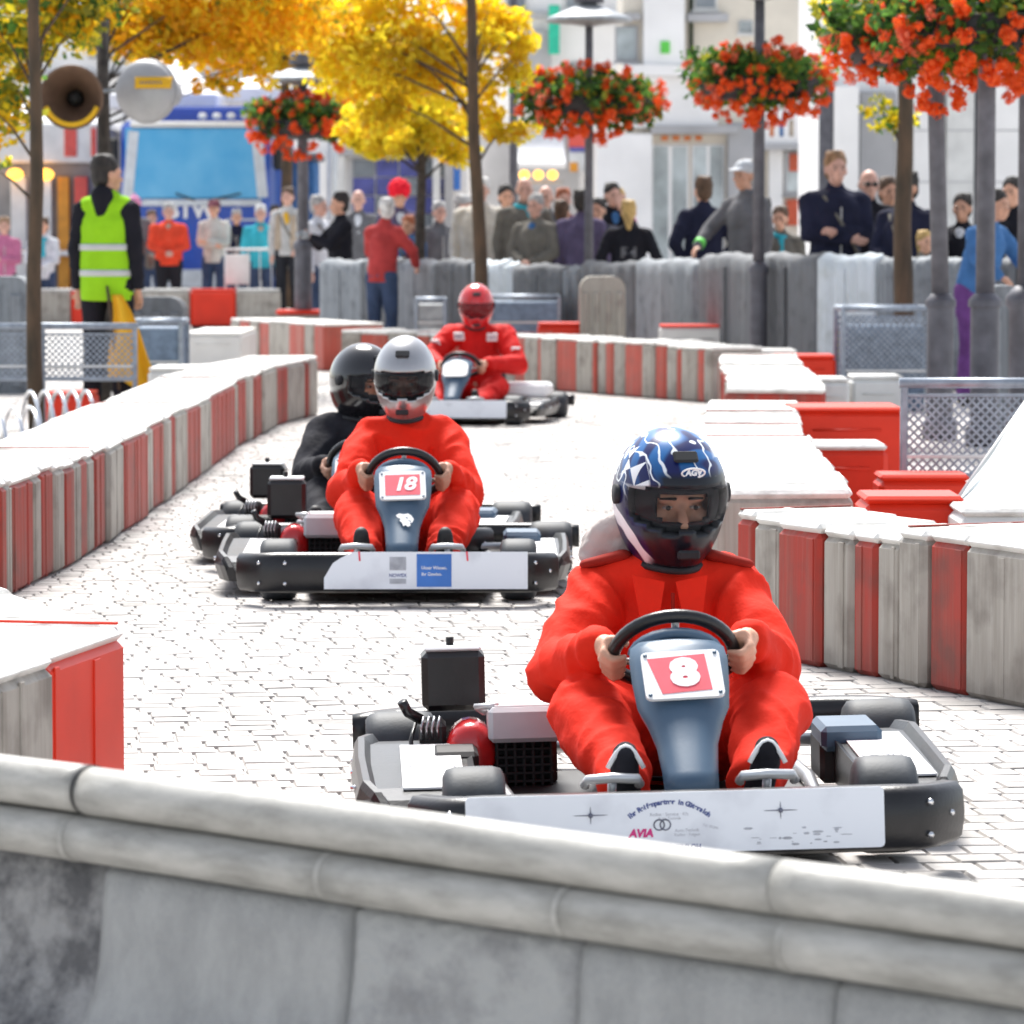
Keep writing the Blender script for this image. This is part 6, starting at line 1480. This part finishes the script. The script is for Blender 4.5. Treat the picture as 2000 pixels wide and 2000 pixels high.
# white tents
M['tent'] = mat('tent', (.80, .80, .82), .7, var=.05, scale=2)
def tent(px, peak, pex, Y, half_px, label, dep=3.0):
    x = XW(px, Y); zt, ze = ZW(peak, Y), ZW(pex, Y); hw = half_px / FPX * Y
    e = thing('market_tent', label, 'tent', (x, Y, 0))
    m = MB(); m.add([(-hw, -dep / 2, ze), (hw, -dep / 2, ze), (hw, dep / 2, ze), (-hw, dep / 2, ze), (0, 0, zt), (-hw, -dep / 2, ze - .22), (hw, -dep / 2, ze - .22), (hw, dep / 2, ze - .22), (-hw, dep / 2, ze - .22)],
          [[0, 1, 4], [1, 2, 4], [2, 3, 4], [3, 0, 4], [0, 5, 6, 1], [1, 6, 7, 2], [2, 7, 8, 3], [3, 8, 5, 0]]); o = m.build('canopy', 'tent', e)
    for sx in (-1, 1):
        for sy in (-1, 1): MB().cyl((sx * hw * .96, sy * dep * .47, 0), (sx * hw * .96, sy * dep * .47, ze), .035, 8).build('tent_pole', 'alu', e)
tent(330, 92, 190, 70, 105, 'white pointed tent behind the grey loudspeaker'); tent(540, 138, 178, 72, 115, 'low white tent roof behind the flower post'); tent(75, 190, 245, 74, 160, 'white tent roof behind the loudspeaker facing the camera', 2.4)
# lit snack stall on the left
M['warm_lamp'] = mat('warm_lamp', (.95, .42, .05), .5, var=.05, emit=1.6); M['stall_grey'] = mat('stall_grey', (.32, .31, .31), .7, var=.2, scale=2); M['stall_orange'] = mat('stall_orange', (.70, .30, .03), .6); M['stall_red'] = mat('stall_red', (.70, .10, .08), .6)
YS = 68; xs_ = XW(75, YS); e = thing('snack_stall', 'white fronted snack stall with two warm lamps behind the trunk', 'stall', (xs_, YS, 0)); zs = lambda p: ZW(p, YS); xo = lambda p: XW(p, YS) - xs_
MB().box((0, 1.6, zs(250) / 2), (2.4, 2.6, zs(250)), b=.03).build('stall_body', 'stall_grey', e)
MB().box((0, .1, (zs(240) + zs(318)) / 2), (2.3, .3, zs(240) - zs(318)), b=.03).build('fascia', 'clean_white', e)
for a, b_, c in ((128, 152, 'stall_red'), (180, 190, 'stall_red')): MB().box((xo((a + b_) / 2), -.07, (zs(250) + zs(306)) / 2), (xo(b_) - xo(a), .03, zs(250) - zs(306)), b=.005).build('red_stripe', c, e)
for a, b_ in ((16, 48), (68, 108)):
    m = MB(); m.ell(((xo(a) + xo(b_)) / 2, -.12, zs(341)), ((xo(b_) - xo(a)) / 2, .12, .10), 14, 8); m.build('warm_lamp', 'warm_lamp', e)
for a, b_, c in ((112, 134, 'stall_orange'), (20, 50, 'clean_white'), (75, 100, 'alu'), (145, 170, 'stall_red')): MB().box((xo((a + b_) / 2), .2, zs(345) / 2), (xo(b_) - xo(a), .2, zs(345)), b=.01).build('stall_post', c, e)
MB().box((0, .1, 1.0), (2.2, .5, .1), b=.02).build('counter', 'alu', e)

# ------------------------------------------------------------------ facades
M['plaster_white'] = mat('plaster_white', (.88, .87, .86), .8, var=.06, scale=1.2); M['plaster_cream'] = mat('plaster_cream', (.74, .68, .58), .8, var=.1, scale=1.2); M['plaster_grey'] = mat('plaster_grey', (.44, .44, .45), .8, var=.12, scale=1.2); M['pane'] = mat('pane', (.14, .17, .20), .15, var=.4, scale=1.5, col2=(.30, .33, .36)); M['pane_pale'] = mat('pane_pale', (.42, .47, .48), .2, var=.3, scale=2)
M['shop_blue'] = mat('shop_blue', (.09, .10, .34), .5, var=.25, scale=2); M['roof_grey'] = mat('roof_grey', (.26, .26, .28), .7, var=.2)
M['banner_green'] = mat('banner_green', (.03, .52, .34), .7)
class Facade:
    def __init__(s, name, label, Y, px0, px1, ptop, matn, cat='building', dep=4.0):
        s.Y = Y; s.x = XW((px0 + px1) / 2, Y); s.e = thing(name, label, cat, (s.x, Y, 0)); w_ = XW(px1, Y) - XW(px0, Y); zt = ZW(ptop, Y)
        MB().box((0, dep / 2, zt / 2), (w_, dep, zt), b=.02).build('wall', matn, s.e)
    def slab(s, name, a, b_, t, u, matn, out=.12, dep=.2, parent=None, bev=.015):
        x0, x1 = XW(a, s.Y) - s.x, XW(b_, s.Y) - s.x; z1, z0 = ZW(t, s.Y), max(ZW(u, s.Y), .0)
        return MB().box(((x0 + x1) / 2, -out + dep / 2, (z0 + z1) / 2), (x1 - x0, dep, z1 - z0), b=bev).build(name, matn, parent or s.e)
    def window(s, a, b_, t, u, cols=2, rows=2, frame='clean_white', pane='pane', name='window'):
        f = s.slab(name, a, b_, t, u, frame, .06, .05)
        dx = (b_ - a) / cols; dz = (u - t) / rows; k = min(dx, dz) * .10
        for i in range(cols):
            for j in range(rows): s.slab('pane', a + dx * i + k, a + dx * (i + 1) - k, t + dz * j + k, t + dz * (j + 1) - k, pane, .072, .02, f, .002)
        s.slab('sill', a - 4, b_ + 4, u, u + 5, frame, .14, .10, f, .004)
# bright corner house in the middle
f = Facade('corner_house', 'pale corner house with pilasters behind the flower posts', 72, 1215, 1640, -160, 'plaster_cream')
f.slab('pilaster', 1255, 1335, -150, 128, 'plaster_white', .3, .3); f.slab('cornice', 1215, 1345, 128, 150, 'plaster_white', .45, .5); f.slab('frieze', 1215, 1400, 150, 250, 'plaster_white', .2, .25)
f.slab('cornice', 1270, 1440, 246, 262, 'plaster_grey', .4, .45); f.slab('corner_pier', 1165, 1272, 262, 560, 'plaster_white', .35, .5)
f.window(1272, 1345, 282, 520, 2, 1, 'plaster_white', 'pane_pale', 'shop_window'); f.window(1350, 1415, 282, 520, 2, 1, 'plaster_white', 'pane_pale', 'shop_window')
f.slab('downpipe', 1345, 1352, -150, 130, 'leaf_dark', .12, .1); f.slab('grey_pier', 1420, 1475, 240, 560, 'plaster_grey', .25, .3)
f.slab('green_sign', 1288, 1306, 82, 106, 'wrist_green', .36, .06); f.window(1352, 1400, -40, 20, 1, 1); f.slab('string_course', 1340, 1420, 28, 44, 'plaster_grey', .3, .3); f.slab('string_course', 1160, 1250, 28, 40, 'plaster_grey', .3, .3)
f.window(1200, 1245, 50, 120, 1, 1, 'plaster_grey', 'pane_pale'); f.window(1440, 1470, 40, 66, 1, 1, 'clean_white', 'pane_pale'); f.slab('shop_board', 1485, 1600, 215, 285, 'plaster_white', .35, .4); f.slab('cornice', 1480, 1625, 282, 294, 'plaster_grey', .5, .5)
f.window(1530, 1595, 296, 380, 1, 1, 'plaster_grey', 'pane_pale', 'shop_window'); f.slab('poster', 1540, 1580, 300, 335, 'petal_pink', .1, .03); f.slab('poster', 1535, 1575, 390, 440, 'petal_pink', .1, .05); f.slab('door_frame', 1500, 1528, 292, 560, 'plaster_white', .1, .1)
for k in range(5): f.slab('mannequin_print', 1500 + k * 19, 1508 + k * 19, 235, 268, ['c_orange', 'c_blue', 'c_beige', 'stall_red', 'leaf_yellow'][k], .37, .04)
for k in range(4): f.slab('sign_letter', 1290 + k * 22, 1304 + k * 22, 265, 275, 'c_orange', .22, .06)
# house row further left
f = Facade('town_house', 'white town house with awnings behind the crowd', 84, 900, 1235, -160, 'plaster_white')
f.window(985, 1030, -60, 30, 1, 1); f.window(1100, 1150, 120, 200, 1, 1, 'plaster_grey', 'pane_pale'); f.slab('string_course', 900, 1240, 24, 36, 'plaster_grey', .3, .3); f.window(1010, 1062, 70, 150, 2, 1); f.slab('grey_bay', 1030, 1076, 60, 150, 'plaster_grey', .3, .3)
f.slab('green_flag', 1071, 1092, 12, 108, 'banner_green', .5, .06); f.slab('shop_front', 920, 1130, 252, 560, 'plaster_grey', .15, .2)
f.window(1100, 1150, -60, 20, 1, 1)
f.slab('red_sign', 1110, 1152, 255, 290, 'stall_red', .4, .12); f.slab('sign_picture', 1110, 1152, 292, 335, 'truck_white', .38, .1); f.slab('brown_print', 1112, 1128, 318, 336, 'stall_orange', .42, .06); f.slab('blue_print', 1112, 1150, 288, 298, 'shop_blue', .42, .06)
aw = MB(); x0, x1 = XW(1010, 80), XW(1105, 80)
e = thing('awning', 'cream shop awning over three warm lamps', 'awning', ((x0 + x1) / 2, 81.5, ZW(318, 80))); ww = (x1 - x0) / 2; hz = ZW(258, 80) - ZW(318, 80)
aw.loft([[(-ww, -1.2, 0), (ww, -1.2, 0), (ww, -1.2, -.1), (-ww, -1.2, -.1)], [(-ww * .96, 1.0, hz), (ww * .96, 1.0, hz), (ww * .96, 1.0, hz - .1), (-ww * .96, 1.0, hz - .1)]], sm=False); aw.build('awning_cloth', 'tent', e)
for k in range(3): MB().ell((XW(1024 + 28 * k, 80) - (x0 + x1) / 2, -.6, -.22), (.10, .10, .09), 12, 8).build('warm_lamp', 'warm_lamp', e)
MB().box((0, -.4, -.36), (ww * 1.9, .1, .06)).build('lamp_rail', 'tin_grey', e)
f = Facade('shop_building', 'white and blue glazed shop front behind the bobble hat spectator', 78, 590, 915, 40, 'plaster_white')
f.slab('fascia', 660, 915, 292, 305, 'plaster_grey', .4, .4); f.slab('white_pier', 606, 640, 300, 560, 'plaster_white', .2, .2); f.slab('white_pier', 655, 676, 290, 560, 'clean_white', .3, .3)
for i in range(4):
    for j in range(4): f.slab('glazing', 690 + i * 46, 690 + i * 46 + 42, 312 + j * 36, 312 + j * 36 + 33, 'shop_blue' if (i + j) % 3 else 'pane', .08, .05, None, .004)
f.slab('white_column', 846, 860, 290, 560, 'clean_white', .4, .2); f.slab('grey_column', 868, 884, 300, 560, 'plaster_grey', .3, .2); f.slab('blue_banner', 886, 900, 310, 372, 'sign_blue', .3, .05)
f.window(760, 800, 70, 130, 1, 1, 'plaster_grey', 'pane_pale'); f.window(640, 668, 60, 130, 1, 1)
# pale building on the right with grey bays
f = Facade('arcade_building', 'pale building with grey bays behind the lamp posts at the right', 56, 1598, 2100, -160, 'plaster_white')
f.slab('white_pier', 1626, 1672, 170, 560, 'plaster_white', .4, .4); f.slab('grey_bay', 1676, 1745, 180, 560, 'plaster_grey', .2, .2); f.slab('white_pier', 1778, 1822, 150, 560, 'plaster_white', .4, .4)
f.slab('white_pier', 1842, 1895, 150, 560, 'clean_white', .4, .4); f.slab('white_pier', 1918, 1986, 150, 400, 'plaster_white', .4, .4)
for p_ in (255, 355):
    for a, b_ in ((1778, 1822), (1842, 1895), (1918, 1986)): f.slab('joint_line', a, b_, p_, p_ + 2.5, 'plaster_grey', .405, .01, None, .001)
f.slab('dark_reveal', 1598, 1626, 150, 560, 'post_grey', .1, .1); f.slab('dark_reveal', 1896, 1916, 150, 560, 'post_grey', .1, .1); f.slab('dark_reveal', 1824, 1840, 150, 560, 'plaster_grey', .1, .1)
# house on the left behind the trees
f = Facade('white_house', 'white rendered house behind the trees and tents at the left', 96, -120, 620, -200, 'plaster_white')
for a in (60, 180, 420, 520): f.window(a, a + 40, 20, 110, 2, 2, 'plaster_grey', 'pane_pale')
f.slab('string_course', -120, 620, 140, 150, 'plaster_grey', .3, .3)
# roof line of parked vehicle and stall clutter behind the fence
e = thing('white_banner', 'white banner pole between the flower post and the blue shop', 'banner', (XW(655, 60), 60, 0)); MB().cyl((0, 0, 0), (0, 0, ZW(110, 60)), .03, 8).build('pole', 'alu', e); MB().box((.11, 0, (ZW(125, 60) + ZW(68, 60)) / 2 + .1), (.2, .03, .9), b=.005).build('banner_cloth', 'clean_white', e)
